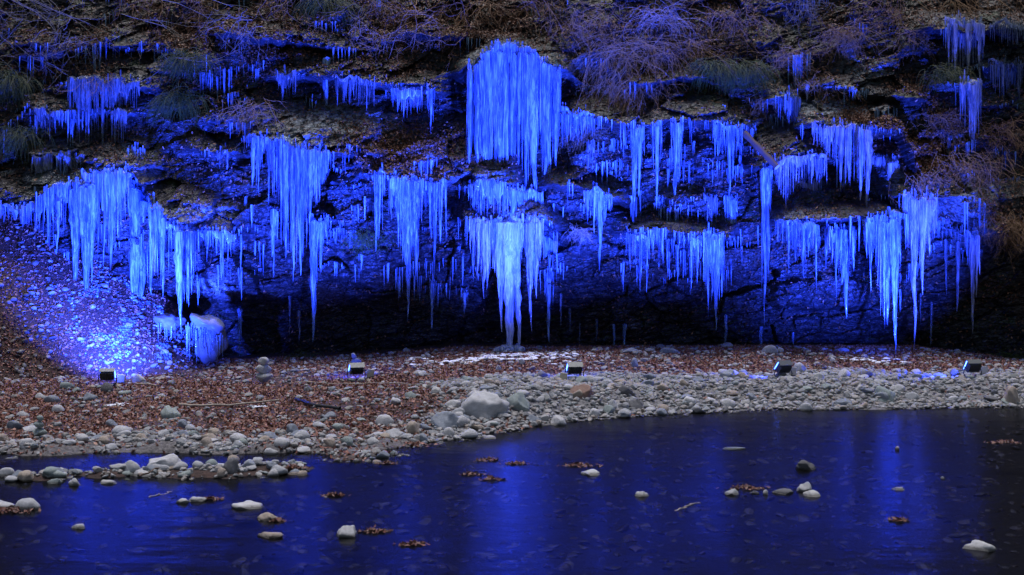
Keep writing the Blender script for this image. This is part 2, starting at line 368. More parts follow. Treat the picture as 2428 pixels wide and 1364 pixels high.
D = D - (1 - pat * .6) * (.07 * (i1 - .5) + .06 * ((i1 * 5.3) % 1 - .5) * dv)
f1, f2, i1, du, dv = worley(ru * 9 + wr, rv * 13 + wv, 78)
D = D - .03 * (i1 - .5) - .02 * (i1 * 5.3 % 1 - .5) * dv
D = D + .12 * fbm(UX * 1.7, UZ * 2.2, 80) + .02 * fbm(UX * 11, UZ * 11, 90, 2)
# strata: shallow steps dipping to the right
st = rv * 5.2 + 1.2 * fbm(ru * .6, rv * 1.2, 93, 3); D = D + .07 * (sstep(.55, 1., st % 1) - (st % 1)) * sstep(-.2, .3, fbm(ru * .4, rv * .5, 94))
for px, py, sx, sy, a in [(838, 470, 62, 95, .5), (800, 385, 60, 22, .35), (1565, 548, 95, 20, .45), (1390, 575, 60, 32, .4), (1345, 465, 55, 34, .45), (1960, 700, 120, 46, .5), (1480, 640, 80, 34, .4), (1080, 610, 48, 26, .35), (1690, 385, 50, 46, .35), (560, 640, 70, 40, .35), (1560, 215, 80, 22, .4), (1620, 480, 80, 30, .35), (900, 640, 90, 60, .35), (1290, 700, 60, 40, .3), (520, 290, 60, 26, .4)]:
    r_ = np.hypot((UX - XW(px, 33.3)) / (sx / 88), (UZ - ZW(py, 33.3)) / (sy / 88)) + .35 * (worley(UX * 2.2, UZ * 2.6, 120)[2] - .5)
    D = D - a * sstep(1.05, .85, r_) * (1 - .35 * np.clip(r_, 0, 1))
FRZ = [(780, 285, 130, 35), (1010, 360, 80, 25), (1130, 425, 60, 20), (2090, 140, 45, 35), (1990, 240, 110, 40), (1950, 280, 60, 12), (2290, 190, 30, 20), (2300, 490, 70, 50), (2330, 460, 40, 30),
       (460, 510, 70, 20), (1220, 125, 110, 25), (1240, 515, 60, 15), (1160, 440, 50, 14), (1900, 515, 60, 12), (280, 405, 60, 10), (500, 680, 40, 20), (900, 270, 60, 12), (720, 330, 60, 14)]
frz = np.zeros_like(D)
for px, py, sx, sy in FRZ:
    frz = np.maximum(frz, np.exp(-((UX - XW(px, 33)) / (sx / 88.8)) ** 2 - ((UZ - ZW(py, 33)) / (sy / 88.8)) ** 2))
vert = np.stack([UX, D, UZ], -1)
fc = gridfaces(len(cx), len(cz))
me = mesh('cliff', vert.reshape(-1, 3), fc, False)
at = me.attributes.new('frost', 'FLOAT', 'POINT'); at.data.foreach_set('value', np.clip(frz * 1.6, 0, 1).astype(np.float32).ravel())
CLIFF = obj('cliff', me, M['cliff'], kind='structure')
# wooded ground behind the top of the cliff
me = mesh('hilltop', [(-40, 37, 12), (40, 37, 12), (40, 80, 30), (-40, 80, 30)], [(0, 1, 2, 3)]); obj('hill', me, M['ground'], kind='structure')
def cliff_y(X, Z):
    i = np.clip((X - cx[0]) / (cx[1] - cx[0]), 0, len(cx) - 2); j = np.clip((Z - cz[0]) / (cz[1] - cz[0]), 0, len(cz) - 2)
    return D[int(i), int(j)]
def lip(px, py, up=.30, dn=.12):
    """point just before the rock lip seen at this place of the cliff"""
    Y = 33.
    for _ in range(3):
        X, Z = XW(px, Y), ZW(py, Y)
        i = int(np.clip((X - cx[0]) / (cx[1] - cx[0]), 0, len(cx) - 1))
        j0 = int(np.clip((Z - dn - cz[0]) / (cz[1] - cz[0]), 0, len(cz) - 2)); j1 = int(np.clip((Z + up - cz[0]) / (cz[1] - cz[0]), j0 + 1, len(cz) - 1))
        Y = D[i, j0:j1].min()
    return Vector((XW(px, Y), Y, ZW(py, Y)))

# ------------------------------------------------------------------ rock shapes
import bmesh
def ico(sub):
    bm = bmesh.new(); bmesh.ops.create_icosphere(bm, subdivisions=sub, radius=1)
    v = np.array([q.co[:] for q in bm.verts]); f = np.array([[x.index for x in q.verts] for q in bm.faces]); bm.free(); return v, f
IC = {k: ico(k) for k in (2, 3, 4)}
def rock_verts(n, sub, ang=.5):
    """n rocks at once: spheres cut by random planes, then stretched"""
    v, f = IC[sub]; V = np.repeat(v[None], n, 0).copy()
    for _ in range(9):
        nr = rng.normal(size=(n, 3)); nr /= np.linalg.norm(nr, axis=1)[:, None]
        c = rng.uniform(.48, .92, n)
        d = np.einsum('nvk,nk->nv', V, nr) - c[:, None]
        V -= np.clip(d, 0, None)[..., None] * nr[:, None] * .92
    ph = rng.uniform(0, 6, (n, 1, 3)); fq = rng.uniform(1.5, 3, (n, 1, 3))
    V *= 1 + .07 * np.sin(V * fq + ph).sum(-1, keepdims=True)
    if sub >= 3: V *= 1 + .025 * np.sin(V * 7 + ph[..., ::-1] * 3).sum(-1, keepdims=True)
    return V
def hero_rock(sub=4, seed=None):
    r = np.random.default_rng(seed if seed is not None else int(rng.integers(1e9))); v, f = IC[sub]; V = v.copy()
    for _ in range(13):
        nr = r.normal(size=3); nr /= np.linalg.norm(nr); d = V @ nr - r.uniform(.58, .9); V -= np.clip(d, 0, None)[:, None] * nr * .95
    a = r.uniform(0, 50, 2)
    nz = fbm(V[:, 0] * 1.6 + a[0] + V[:, 1], V[:, 2] * 1.9 + a[1] - V[:, 1], 3, 4); n2 = fbm(V[:, 0] * 6 + a[1] + V[:, 1] * 5, V[:, 2] * 6 - V[:, 1] * 4, 9, 3)
    return V * (1 + .30 * nz + .08 * n2)[:, None]
# ------------------------------------------------------------------ ice
def icicle_mesh(seed):
    r = np.random.default_rng(seed); n, k = 16, 7
    t = np.linspace(0, 1, n); pw = r.uniform(.42, .9)
    rad = (1 - t) ** pw * (1 + .12 * np.sin(t * r.uniform(30, 55) + r.uniform(0, 6)) + r.uniform(-.14, .14, n)); rad[-1] = .03; rad[0] *= .25; t = t ** 1.0; t[1] = .02
    bx = np.cumsum(r.normal(0, .10, n)); by = np.cumsum(r.normal(0, .10, n))
    th = np.arange(k) * 2 * math.pi / k
    lob = 1 + .22 * np.sin(2 * th + r.uniform(0, 6)) + r.uniform(-.08, .08, k)
    v = np.stack([bx[:, None] + rad[:, None] * lob * np.cos(th), by[:, None] + rad[:, None] * lob * np.sin(th), -t[:, None] + 0 * th], -1).reshape(-1, 3)
    i = np.arange(n - 1)[:, None] * k; j = np.arange(k)[None]; jn = (j + 1) % k
    return mesh('icicle', v, np.stack([i + j, i + k + j, i + k + jn, i + jn], -1).reshape(-1, 4))
ICE = {}
for key in ('ice', 'ice2', 'ice3', 'ice4'):
    ICE[key] = [icicle_mesh(100 + s) for s in range(16)]
    for q in ICE[key]: q.materials.append(M[key])
def icicle(p, length, rad, mat='ice', parent=None):
    o = bpy.data.objects.new('icicle', random.choice(ICE[mat])); C.objects.link(o)
    if parent: o.parent = parent; p = p - parent.location
    o.location = p; o.scale = (rad, rad, length); o.rotation_euler = (R(random.uniform(-1, 1)), R(random.uniform(-1, 1)), random.uniform(0, 6.3))
    return o
def ice_sheet(parent, top, bot, mat, frac=.8, thick=.07, seed=0):
    x0, x1 = top[0][0], top[-1][0]; n = max(8, int((x1 - x0) / 88.8 / .018)); rows = 26
    pxs = np.linspace(x0, x1, n); ty = np.interp(pxs, *zip(*top)); by = np.interp(pxs, *zip(*bot))
    L = [lip(a, b) for a, b in zip(pxs, ty)]
    Yf = np.array([q.y for q in L]); kk = 9; X0 = XW(pxs, 33.)
    Yp = np.pad(Yf, kk // 2, mode='edge'); Yf = np.array([np.median(Yp[i:i + kk]) for i in range(n)]) - .05
    X = XW(pxs, Yf); Zt = ZW(ty, Yf) + .10 + .22 * fbm(X0 * 3.5, X0 * 0, seed + 21, 5); ln = (by - ty) * Yf / F
    a = fbm(X * 14, X * 0, seed, 2); b = fbm(X * 3.2, X * 0, seed + 5, 2)
    ln = np.maximum(ln * frac * np.clip(.70 + .55 * a + .5 * b, .12, 1.08), .03)
    fl = np.abs(fbm(X * 11, X * 0, seed + 9, 2)); t = np.linspace(0, 1, rows)[None]
    rip = .012 * fbm(X[:, None] * 12 + 0 * t, Zt[:, None] * 3 - t * ln[:, None] * 3, seed + 3, 3)
    th = (thick * (.35 + .9 * (1 - np.clip(fl * 2.2, 0, 1)))[:, None]) * (1 - t ** 2.2) + rip * 1.5 + .004
    edge = np.minimum(np.arange(n), n - 1 - np.arange(n))[:, None] / 6.; th = th * np.clip(edge, .1, 1) * np.clip(t * 9 + .15, 0, 1) ** .6
    Z = Zt[:, None] - t * ln[:, None]
    jx = X[:, None] + .01 * fbm(X[:, None] * 9 + t, Z * 2, seed + 6, 2)
    fr = np.stack([jx, Yf[:, None] - th + .16 * np.clip(1 - t * 8, 0, 1) ** 2, Z], -1); bk = np.stack([jx, Yf[:, None] + .03 + .16 * np.clip(1 - t * 8, 0, 1) ** 2, Z], -1)
    V = np.concatenate([fr.reshape(-1, 3), bk.reshape(-1, 3)]) - np.array(parent.location)
    f = gridfaces(n, rows); o = n * rows
    e1 = np.arange(rows - 1); bots = np.arange(n - 1) * rows + rows - 1
    sides = np.concatenate([np.stack([e1, e1 + 1, e1 + 1 + o, e1 + o], -1), np.stack([bots, bots + rows, bots + rows + o, bots + o], -1)])
    me = mesh('ice_sheet', V, np.concatenate([f, f[:, ::-1] + o, sides]))
    return obj('ice_sheet', me, M[mat], parent)
def curtain(label, top, bot, n, mat='ice', rad=.032, sheet=.75, tips=(), group='ice curtains hanging from the cliff ledges', kmin=.35, name='ice_curtain', back=.10):
    c = lip(top[len(top) // 2][0], top[len(top) // 2][1])
    e = empty(name, c, label, 'ice curtain', group)
    sd_ = sum(ord(q) for q in label)
    if sheet: ice_sheet(e, top, bot, mat, sheet, seed=sd_ % 997)
    x0, x1 = top[0][0], top[-1][0]
    for i in range(n):
        px = x0 + (x1 - x0) * (i + random.random()) / n
        ty = np.interp(px, *zip(*top)); by = np.interp(px, *zip(*bot))
        fr = kmin + (1 - kmin) * random.random() ** .8
        p = lip(px, ty); p.y -= random.uniform(-.02, back); up_ = abs(random.gauss(0, .13)); p.z += up_; p.y += up_ * .25
        ln = max(.08, (by - ty) * p.y / F * fr + up_)
        icicle(p, ln, min(rad * random.uniform(.5, 1.4), ln * .16 + .006), random.choice((mat, mat, mat, 'ice3', 'ice2', 'ice') if mat != 'ice3' else (mat,)), e)
    for px, ty, by, wd in tips:
        p = lip(px, ty); p.y -= .08; p.z += .04
        icicle(p, (by - ty) * p.y / F * 1.05 + .04, wd / 2 * p.y / F, mat, e)
    return e
CUR = [
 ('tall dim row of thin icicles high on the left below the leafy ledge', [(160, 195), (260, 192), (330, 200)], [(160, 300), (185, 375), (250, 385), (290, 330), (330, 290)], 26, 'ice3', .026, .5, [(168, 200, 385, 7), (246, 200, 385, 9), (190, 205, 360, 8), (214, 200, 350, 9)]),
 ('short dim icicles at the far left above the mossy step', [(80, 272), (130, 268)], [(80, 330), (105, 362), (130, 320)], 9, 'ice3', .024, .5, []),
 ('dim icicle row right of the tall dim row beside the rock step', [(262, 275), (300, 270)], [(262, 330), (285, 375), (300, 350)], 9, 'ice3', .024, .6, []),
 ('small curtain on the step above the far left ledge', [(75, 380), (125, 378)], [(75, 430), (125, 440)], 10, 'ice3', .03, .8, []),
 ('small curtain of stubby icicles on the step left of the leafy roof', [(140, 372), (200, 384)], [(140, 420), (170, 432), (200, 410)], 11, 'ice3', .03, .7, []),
 ('three bright hooked icicles on the step above the left curtain', [(298, 352), (345, 356)], [(298, 375), (322, 405), (345, 395)], 5, 'ice', .025, 0, [(322, 352, 405, 7), (335, 354, 400, 6), (306, 356, 392, 5)]),
 ('bright low crust of short icicles at the far left edge above the scree', [(-10, 494), (40, 492), (95, 487)], [(-10, 525), (40, 535), (95, 560)], 22, 'ice', .035, .9, []),
 ('stepped icicle curtain between the far left crust and the wide left column', [(85, 470), (130, 450), (168, 446)], [(85, 545), (120, 595), (150, 585), (168, 520)], 18, 'ice', .035, .7, [(118, 480, 590, 12), (143, 480, 600, 12)]),
 ('wide bright ice column reaching down to the scree slope', [(172, 442), (200, 425), (232, 412)], [(172, 540), (185, 640), (215, 640), (232, 590)], 20, 'ice', .05, .98, [(185, 450, 720, 28), (205, 440, 730, 32), (220, 440, 660, 22), (196, 445, 700, 26)]),
 ('icicle curtain hanging between the two bright left columns', [(232, 410), (280, 405), (312, 418)], [(232, 560), (250, 610), (268, 630), (290, 560), (312, 470)], 26, 'ice', .034, .62, [(236, 415, 600, 10), (252, 412, 622, 10), (269, 412, 632, 12), (283, 415, 560, 10)]),
 ('tall cyan column standing on the scree ice pile', [(303, 440), (330, 452), (350, 478)], [(303, 640), (318, 705), (338, 700), (350, 640)], 18, 'ice', .05, .98, [(315, 450, 790, 32), (330, 460, 780, 32), (343, 480, 720, 22), (322, 455, 760, 26)]),
 ('narrow curtain right of the tall cyan column', [(350, 480), (372, 498), (385, 515)], [(350, 600), (365, 690), (385, 600)], 12, 'ice', .035, .75, [(362, 490, 690, 12), (370, 500, 640, 12)]),
 ('three slim icicles between the cyan column and the frozen pillar', [(385, 520), (415, 540)], [(385, 660), (400, 640), (415, 600)], 6, 'ice', .026, .4, [(390, 520, 700, 9), (403, 530, 640, 7)]),
 ('frozen pillar left of the snow-capped boulder', [(418, 545), (445, 552), (470, 560)], [(418, 660), (432, 770), (450, 690), (470, 640)], 16, 'ice', .042, .85, [(432, 550, 780, 22), (446, 552, 720, 14)]),
 ('ragged icicles right of the frozen pillar under the icy slabs', [(470, 548), (510, 552), (560, 556)], [(470, 600), (500, 590), (530, 640), (560, 600)], 18, 'ice', .028, .5, [(530, 556, 665, 9), (496, 552, 620, 8)]),
 ('pair of small ice mushrooms on the dark wall left of the great curtain', [(515, 365), (545, 365)], [(515, 400), (545, 410)], 5, 'ice3', .03, .6, []),
 ('slim drooping icicles left of the great bright curtain', [(598, 328), (625, 334)], [(598, 420), (612, 452), (625, 400)], 8, 'ice', .034, .6, [(603, 330, 440, 10), (613, 332, 455, 10)]),
 ('thin icicles at the left edge of the great bright curtain', [(628, 335), (655, 338)], [(628, 380), (645, 470), (655, 430)], 8, 'ice', .028, .3, [(640, 336, 480, 9), (650, 338, 460, 8)]),
 ('great bright curtain below the icy ramp, left of centre', [(655, 340), (700, 350), (740, 360), (776, 368)], [(655, 470), (668, 560), (690, 650), (712, 640), (735, 545), (760, 480), (776, 430)], 46, 'ice', .045, .9, [(668, 345, 570, 14), (680, 348, 600, 16), (694, 350, 655, 24), (706, 352, 640, 20), (720, 355, 600, 18), (737, 360, 545, 16)]),
 ('dagger icicle cluster below the great bright curtain with one very long point', [(733, 528), (776, 530)], [(733, 600), (745, 700), (760, 650), (776, 560)], 12, 'ice', .03, .5, [(746, 525, 798, 26), (738, 530, 690, 12), (763, 530, 640, 10)]),
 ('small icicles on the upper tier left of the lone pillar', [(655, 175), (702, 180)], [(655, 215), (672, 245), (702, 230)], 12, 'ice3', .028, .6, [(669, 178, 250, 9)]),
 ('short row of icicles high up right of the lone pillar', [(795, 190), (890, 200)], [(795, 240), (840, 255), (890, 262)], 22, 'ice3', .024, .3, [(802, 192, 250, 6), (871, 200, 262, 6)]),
 ('short bright icicle row high up left of the central curtain', [(930, 214), (1000, 222)], [(930, 262), (958, 285), (1000, 270)], 20, 'ice', .024, .5, []),
 ('few thin icicles under the mossy overhang left of the central curtain', [(1010, 215), (1032, 218)], [(1010, 270), (1024, 315), (1032, 260)], 6, 'ice', .022, .2, [(1024, 215, 315, 8)]),
 ('slim icicles at the left end of the leafy ledge', [(888, 416), (914, 420)], [(888, 560), (898, 590), (914, 500)], 8, 'ice', .028, .4, [(895, 416, 588, 9), (903, 418, 560, 8)]),
 ('curtain under the leafy ledge with the longest point in its middle', [(922, 424), (960, 430), (1005, 436)], [(922, 520), (945, 560), (965, 640), (980, 640), (1005, 500)], 30, 'ice', .036, .75, [(972, 432, 748, 24), (988, 434, 655, 14), (958, 430, 620, 14), (946, 428, 580, 10), (980, 432, 600, 22)]),
 ('right end of the leafy ledge curtain with two thin spikes', [(1008, 436), (1060, 440)], [(1008, 500), (1030, 560), (1060, 500)], 18, 'ice', .028, .5, [(1032, 437, 642, 12), (1046, 440, 575, 9), (1056, 440, 565, 7), (1018, 437, 560, 9)]),
 ('highest part of the huge central ice curtain, lumpy and blue', [(1140, 138), (1178, 108), (1225, 114), (1275, 134)], [(1140, 185), (1190, 210), (1275, 195)], 50, 'ice', .03, .9, []),
 ('left half of the huge central ice curtain', [(1109, 172), (1135, 150), (1176, 124), (1205, 122)], [(1111, 400), (1126, 425), (1145, 420), (1165, 445), (1192, 470), (1205, 420)], 60, 'ice', .042, .95, [(1116, 170, 400, 14), (1131, 156, 412, 16), (1144, 146, 405, 18), (1156, 125, 425, 18), (1170, 125, 432, 18), (1184, 125, 445, 18), (1196, 128, 455, 16)]),
 ('middle of the huge central ice curtain with its longest bright point', [(1208, 124), (1228, 124), (1252, 138), (1276, 146)], [(1210, 470), (1218, 495), (1238, 400), (1258, 512), (1274, 380)], 40, 'ice', .042, .95, [(1216, 130, 490, 18), (1246, 130, 500, 22), (1260, 130, 515, 24), (1230, 128, 440, 18), (1272, 130, 420, 14)]),
 ('right edge of the huge central ice curtain', [(1280, 146), (1300, 156), (1330, 172)], [(1280, 400), (1292, 450), (1308, 435), (1328, 340)], 26, 'ice', .036, .9, [(1288, 152, 440, 16), (1300, 156, 432, 16), (1314, 164, 390, 14), (1324, 170, 330, 10)]),
 ('small upper tier of the lower central formation', [(1113, 440), (1150, 442), (1208, 446), (1288, 470)], [(1113, 510), (1160, 530), (1208, 535), (1288, 530)], 44, 'ice', .03, .8, [(1122, 448, 640, 12), (1132, 450, 560, 10)]),
 ('left fringe of the lower central formation', [(1112, 535), (1140, 530), (1168, 528)], [(1112, 600), (1130, 650), (1147, 690), (1168, 640)], 22, 'ice2', .034, .75, [(1146, 532, 700, 18), (1136, 532, 660, 12), (1122, 532, 640, 8), (1158, 530, 680, 14)]),
 ('huge pale frozen column in the centre reaching the leafy ground', [(1168, 528), (1205, 522), (1242, 526)], [(1168, 640), (1190, 730), (1215, 760), (1242, 640)], 22, 'ice4', .05, .92, [(1201, 530, 860, 36), (1219, 530, 850, 32), (1209, 530, 800, 48), (1206, 530, 850, 30), (1213, 530, 830, 30), (1190, 530, 775, 20), (1230, 530, 740, 22), (1183, 530, 700, 18)]),
 ('bright cone of icicles right of the huge pale column', [(1244, 530), (1265, 526), (1288, 534)], [(1244, 640), (1255, 730), (1270, 700), (1288, 600)], 20, 'ice2', .038, .8, [(1250, 530, 775, 16), (1262, 530, 735, 20), (1272, 532, 700, 14)]),
 ('outermost right icicles of the lower central formation', [(1288, 572), (1304, 570), (1322, 574)], [(1288, 660), (1302, 720), (1322, 620)], 14, 'ice', .028, .7, [(1301, 572, 800, 14), (1310, 574, 720, 10), (1291, 572, 710, 8)]),
 ('fine icicle fringe right beside the huge central curtain', [(1330, 268), (1410, 284)], [(1330, 330), (1370, 340), (1410, 330)], 26, 'ice', .02, .3, []),
 ('faint drooping icicles on the blue wall right of centre', [(1368, 335), (1410, 345)], [(1368, 400), (1395, 435), (1410, 400)], 14, 'ice3', .024, .3, [(1394, 340, 435, 8)]),
 ('blue tassel of icicles on the slanting slab right of centre', [(1385, 455), (1420, 460), (1452, 475)], [(1385, 520), (1405, 520), (1424, 570), (1452, 500)], 22, 'ice', .032, .65, [(1423, 462, 635, 12), (1392, 456, 530, 9), (1408, 458, 560, 8), (1432, 468, 520, 12)]),
 ('pair of long icicles on the blue wall, the left pair', [(1496, 308), (1528, 308)], [(1496, 380), (1508, 470), (1528, 380)], 10, 'ice', .026, .5, [(1508, 308, 555, 16), (1516, 308, 460, 10)]),
 ('slender icicles in the middle of the blue wall', [(1543, 304), (1570, 304)], [(1543, 400), (1557, 440), (1570, 380)], 8, 'ice', .022, .35, [(1556, 304, 490, 12)]),
 ('long glittering icicle group at the right of the blue wall', [(1590, 296), (1620, 296)], [(1590, 400), (1604, 450), (1620, 380)], 10, 'ice', .026, .5, [(1600, 296, 550, 13), (1609, 296, 430, 12)]),
 ('thin icicle fringe above the right end of the blue wall', [(1690, 296), (1762, 304)], [(1690, 340), (1730, 380), (1762, 350)], 24, 'ice', .02, .2, [(1728, 300, 500, 10), (1737, 302, 420, 8), (1755, 372, 465, 8)]),
 ('small forked icicles below the slanting slab right of centre', [(1486, 560), (1540, 566)], [(1486, 600), (1515, 640), (1540, 640)], 15, 'ice', .024, .4, [(1493, 562, 640, 7), (1520, 562, 660, 9), (1533, 566, 690, 8)]),
 ('short icicles between the forked icicles and the tall blue cluster', [(1630, 575), (1664, 572)], [(1630, 610), (1645, 650), (1664, 640)], 9, 'ice', .024, .4, [(1638, 575, 680, 6), (1652, 574, 670, 8)]),
 ('tall blue cluster of icicles over the dark hollow right of centre', [(1666, 560), (1690, 556), (1716, 566)], [(1666, 700), (1682, 720), (1698, 740), (1716, 660)], 22, 'ice', .032, .65, [(1698, 580, 775, 18), (1679, 562, 745, 10), (1708, 566, 700, 12), (1690, 560, 690, 14)]),
 ('upper spray of icicles above the tall blue cluster', [(1668, 470), (1700, 470)], [(1668, 540), (1685, 570), (1700, 540)], 10, 'ice3', .026, .5, [(1685, 470, 580, 9)]),
 ('two tall icicles right of the tall blue cluster', [(1716, 476), (1748, 474)], [(1716, 560), (1732, 620), (1748, 560)], 10, 'ice', .026, .5, [(1732, 476, 668, 12), (1724, 478, 655, 8), (1741, 476, 560, 10)]),
 ('very long thin icicle pair left of the layered right ledges', [(1804, 402), (1832, 398)], [(1804, 500), (1814, 620), (1832, 460)], 9, 'ice', .028, .4, [(1810, 402, 765, 14), (1818, 400, 640, 12), (1806, 404, 690, 7)]),
 ('upper row on the layered right ledges, pale violet', [(1835, 382), (1900, 378), (1960, 380)], [(1835, 430), (1862, 490), (1900, 440), (1960, 440)], 34, 'ice2', .024, .45, [(1862, 384, 500, 9), (1878, 380, 430, 8), (1846, 386, 450, 9)]),
 ('second row on the layered right ledges above the slab', [(1868, 428), (1905, 430), (1948, 428)], [(1868, 470), (1905, 497), (1948, 490)], 24, 'ice2', .028, .7, []),
 ('lower fringe hanging under the layered right ledges', [(1838, 532), (1880, 536), (1942, 540)], [(1838, 570), (1875, 600), (1910, 640), (1942, 600)], 40, 'ice', .024, .5, [(1868, 538, 630, 8), (1902, 540, 655, 9), (1931, 540, 690, 8), (1884, 538, 620, 7)]),
 ('brilliant cyan icicles in the middle of the lower right fringe', [(1955, 545), (1990, 550), (2030, 550)], [(1955, 600), (1980, 650), (2005, 690), (2030, 600)], 30, 'ice', .03, .65, [(2007, 548, 745, 14), (1981, 548, 698, 9), (2000, 548, 670, 14), (2021, 550, 640, 9), (1993, 548, 640, 12)]),
 ('slim icicles left of the brightest right column', [(2046, 530), (2076, 524)], [(2046, 580), (2062, 640), (2076, 600)], 14, 'ice', .024, .4, [(2062, 528, 685, 10), (2053, 530, 610, 7)]),
 ('brightest tall column on the right ending in a long point', [(2076, 522), (2105, 516), (2134, 520)], [(2076, 640), (2090, 750), (2112, 760), (2134, 640)], 30, 'ice', .04, .88, [(2113, 520, 822, 22), (2092, 530, 768, 16), (2102, 530, 760, 20), (2124, 530, 720, 14), (2084, 560, 740, 10)]),
 ('tall pale violet curtain right of the brightest column', [(2140, 470), (2180, 468), (2224, 474)], [(2140, 560), (2160, 620), (2185, 640), (2224, 540)], 38, 'ice2', .034, .72, [(2170, 475, 822, 24), (2185, 475, 690, 16), (2158, 475, 640, 12), (2201, 478, 600, 12), (2213, 480, 560, 8)]),
 ('broad violet curtain under the long upper right ledge', [(1925, 302), (1990, 306), (2050, 310), (2062, 314)], [(1925, 340), (1980, 400), (2000, 440), (2040, 480), (2062, 440)], 50, 'ice2', .034, .75, [(2053, 312, 495, 20), (2037, 310, 470, 16), (1995, 306, 450, 12), (2010, 308, 430, 12)]),
 ('stepped violet curtain right of the broad upper right curtain', [(2068, 372), (2100, 382), (2130, 392)], [(2068, 480), (2095, 490), (2112, 505), (2130, 480)], 24, 'ice2', .036, .85, [(2078, 376, 490, 14), (2110, 390, 506, 16)]),
 ('little icicle tuft on the knob left of the long upper right ledge', [(1856, 234), (1894, 236)], [(1856, 270), (1882, 325), (1894, 290)], 12, 'ice3', .028, .6, [(1884, 236, 330, 10), (1870, 236, 290, 10)]),
 ('pale icicle fall at the top right, its upper tier', [(2240, 52), (2290, 54), (2335, 60)], [(2240, 140), (2262, 190), (2300, 185), (2335, 160)], 34, 'ice2', .03, .6, [(2262, 60, 190, 12), (2292, 60, 188, 14), (2246, 60, 160, 8), (2318, 62, 190, 9)]),
 ('pale icicle fall at the top right, its lower tier', [(2276, 198), (2300, 200), (2328, 204)], [(2276, 290), (2308, 355), (2328, 300)], 18, 'ice2', .032, .7, [(2310, 205, 358, 16), (2300, 205, 330, 12)]),
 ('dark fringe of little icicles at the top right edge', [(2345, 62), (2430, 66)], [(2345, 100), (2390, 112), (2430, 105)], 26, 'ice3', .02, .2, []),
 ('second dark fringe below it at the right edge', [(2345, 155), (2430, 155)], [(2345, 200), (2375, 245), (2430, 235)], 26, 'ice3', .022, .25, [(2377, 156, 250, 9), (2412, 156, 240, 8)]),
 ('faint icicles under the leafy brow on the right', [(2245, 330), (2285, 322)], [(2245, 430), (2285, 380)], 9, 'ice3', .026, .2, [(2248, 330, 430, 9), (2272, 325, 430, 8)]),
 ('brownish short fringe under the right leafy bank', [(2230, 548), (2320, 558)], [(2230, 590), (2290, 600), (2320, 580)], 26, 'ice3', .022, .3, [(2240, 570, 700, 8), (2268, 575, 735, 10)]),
 ('last long pale icicle cluster under the right leafy bank', [(2290, 562), (2322, 566)], [(2290, 620), (2308, 700), (2322, 650)], 9, 'ice2', .026, .35, [(2305, 566, 782, 15), (2314, 566, 700, 8)]),
 ('small hanging tassel low on the dark wall left of centre', [(1018, 672), (1036, 674)], [(1018, 700), (1027, 740), (1036, 700)], 7, 'ice', .018, .4, [(1025, 674, 775, 9)]),
 ('tiny tassel low on the dark wall nearer the centre column', [(1092, 696), (1112, 698)], [(1092, 715), (1102, 738), (1112, 715)], 6, 'ice', .018, .4, [(1102, 697, 742, 9)]),
]
for q in CUR:
    ce = curtain(q[0], q[1], q[2], int(q[3] * 1.7), q[4], q[5] * .72, q[6] * (.97 if 'huge central' in q[0] else .84), q[7])
    if 'huge pale' in q[0]:      # splash ice where the column meets the ground
        V = []; b0 = Vector((XW(1208, ce.location.y), ce.location.y, float(ground(XW(1208, ce.location.y), ce.location.y))))
        for k in range(16):
            V.append(hero_rock(3) * [random.uniform(.08, .16), random.uniform(.08, .14), random.uniform(.05, .16)] + np.array(b0 - ce.location) + [random.gauss(0, .14), random.gauss(0, .08) - .05, random.uniform(-.02, .12)])
        fa = (IC[3][1][None] + (np.arange(16) * len(IC[3][0]))[:, None, None]).reshape(-1, 3)
        obj('splash_ice', mesh('splash_ice', np.concatenate(V), fa), M['ice4'], ce, kind='stuff')
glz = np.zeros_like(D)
for px, py, sx, sy, a in [(1540, 410, 220, 130, .8), (830, 460, 70, 110, .9), (1000, 500, 150, 60, .5), (1900, 650, 170, 90, .5), (300, 560, 150, 90, .5), (560, 520, 120, 80, .5), (700, 100, 120, 70, .4), (1240, 480, 110, 60, .8), (520, 290, 60, 40, .8), (1600, 220, 150, 50, .5), (1450, 580, 140, 40, .5)]:  # ice film patches whose pale colour also paints lamp glow on the wall
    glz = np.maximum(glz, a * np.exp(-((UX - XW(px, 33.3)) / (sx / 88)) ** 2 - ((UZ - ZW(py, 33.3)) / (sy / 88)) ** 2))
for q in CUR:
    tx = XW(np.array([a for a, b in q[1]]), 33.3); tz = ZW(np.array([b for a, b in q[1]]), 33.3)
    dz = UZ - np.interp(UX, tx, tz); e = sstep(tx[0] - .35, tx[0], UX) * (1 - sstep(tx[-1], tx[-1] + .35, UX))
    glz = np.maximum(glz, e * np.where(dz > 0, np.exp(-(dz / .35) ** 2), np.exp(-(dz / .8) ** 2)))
at = CLIFF.data.attributes.new('glaze_glow', 'FLOAT', 'POINT'); at.data.foreach_set('value', np.clip(glz * 1.3, 0, 1).astype(np.float32).ravel())
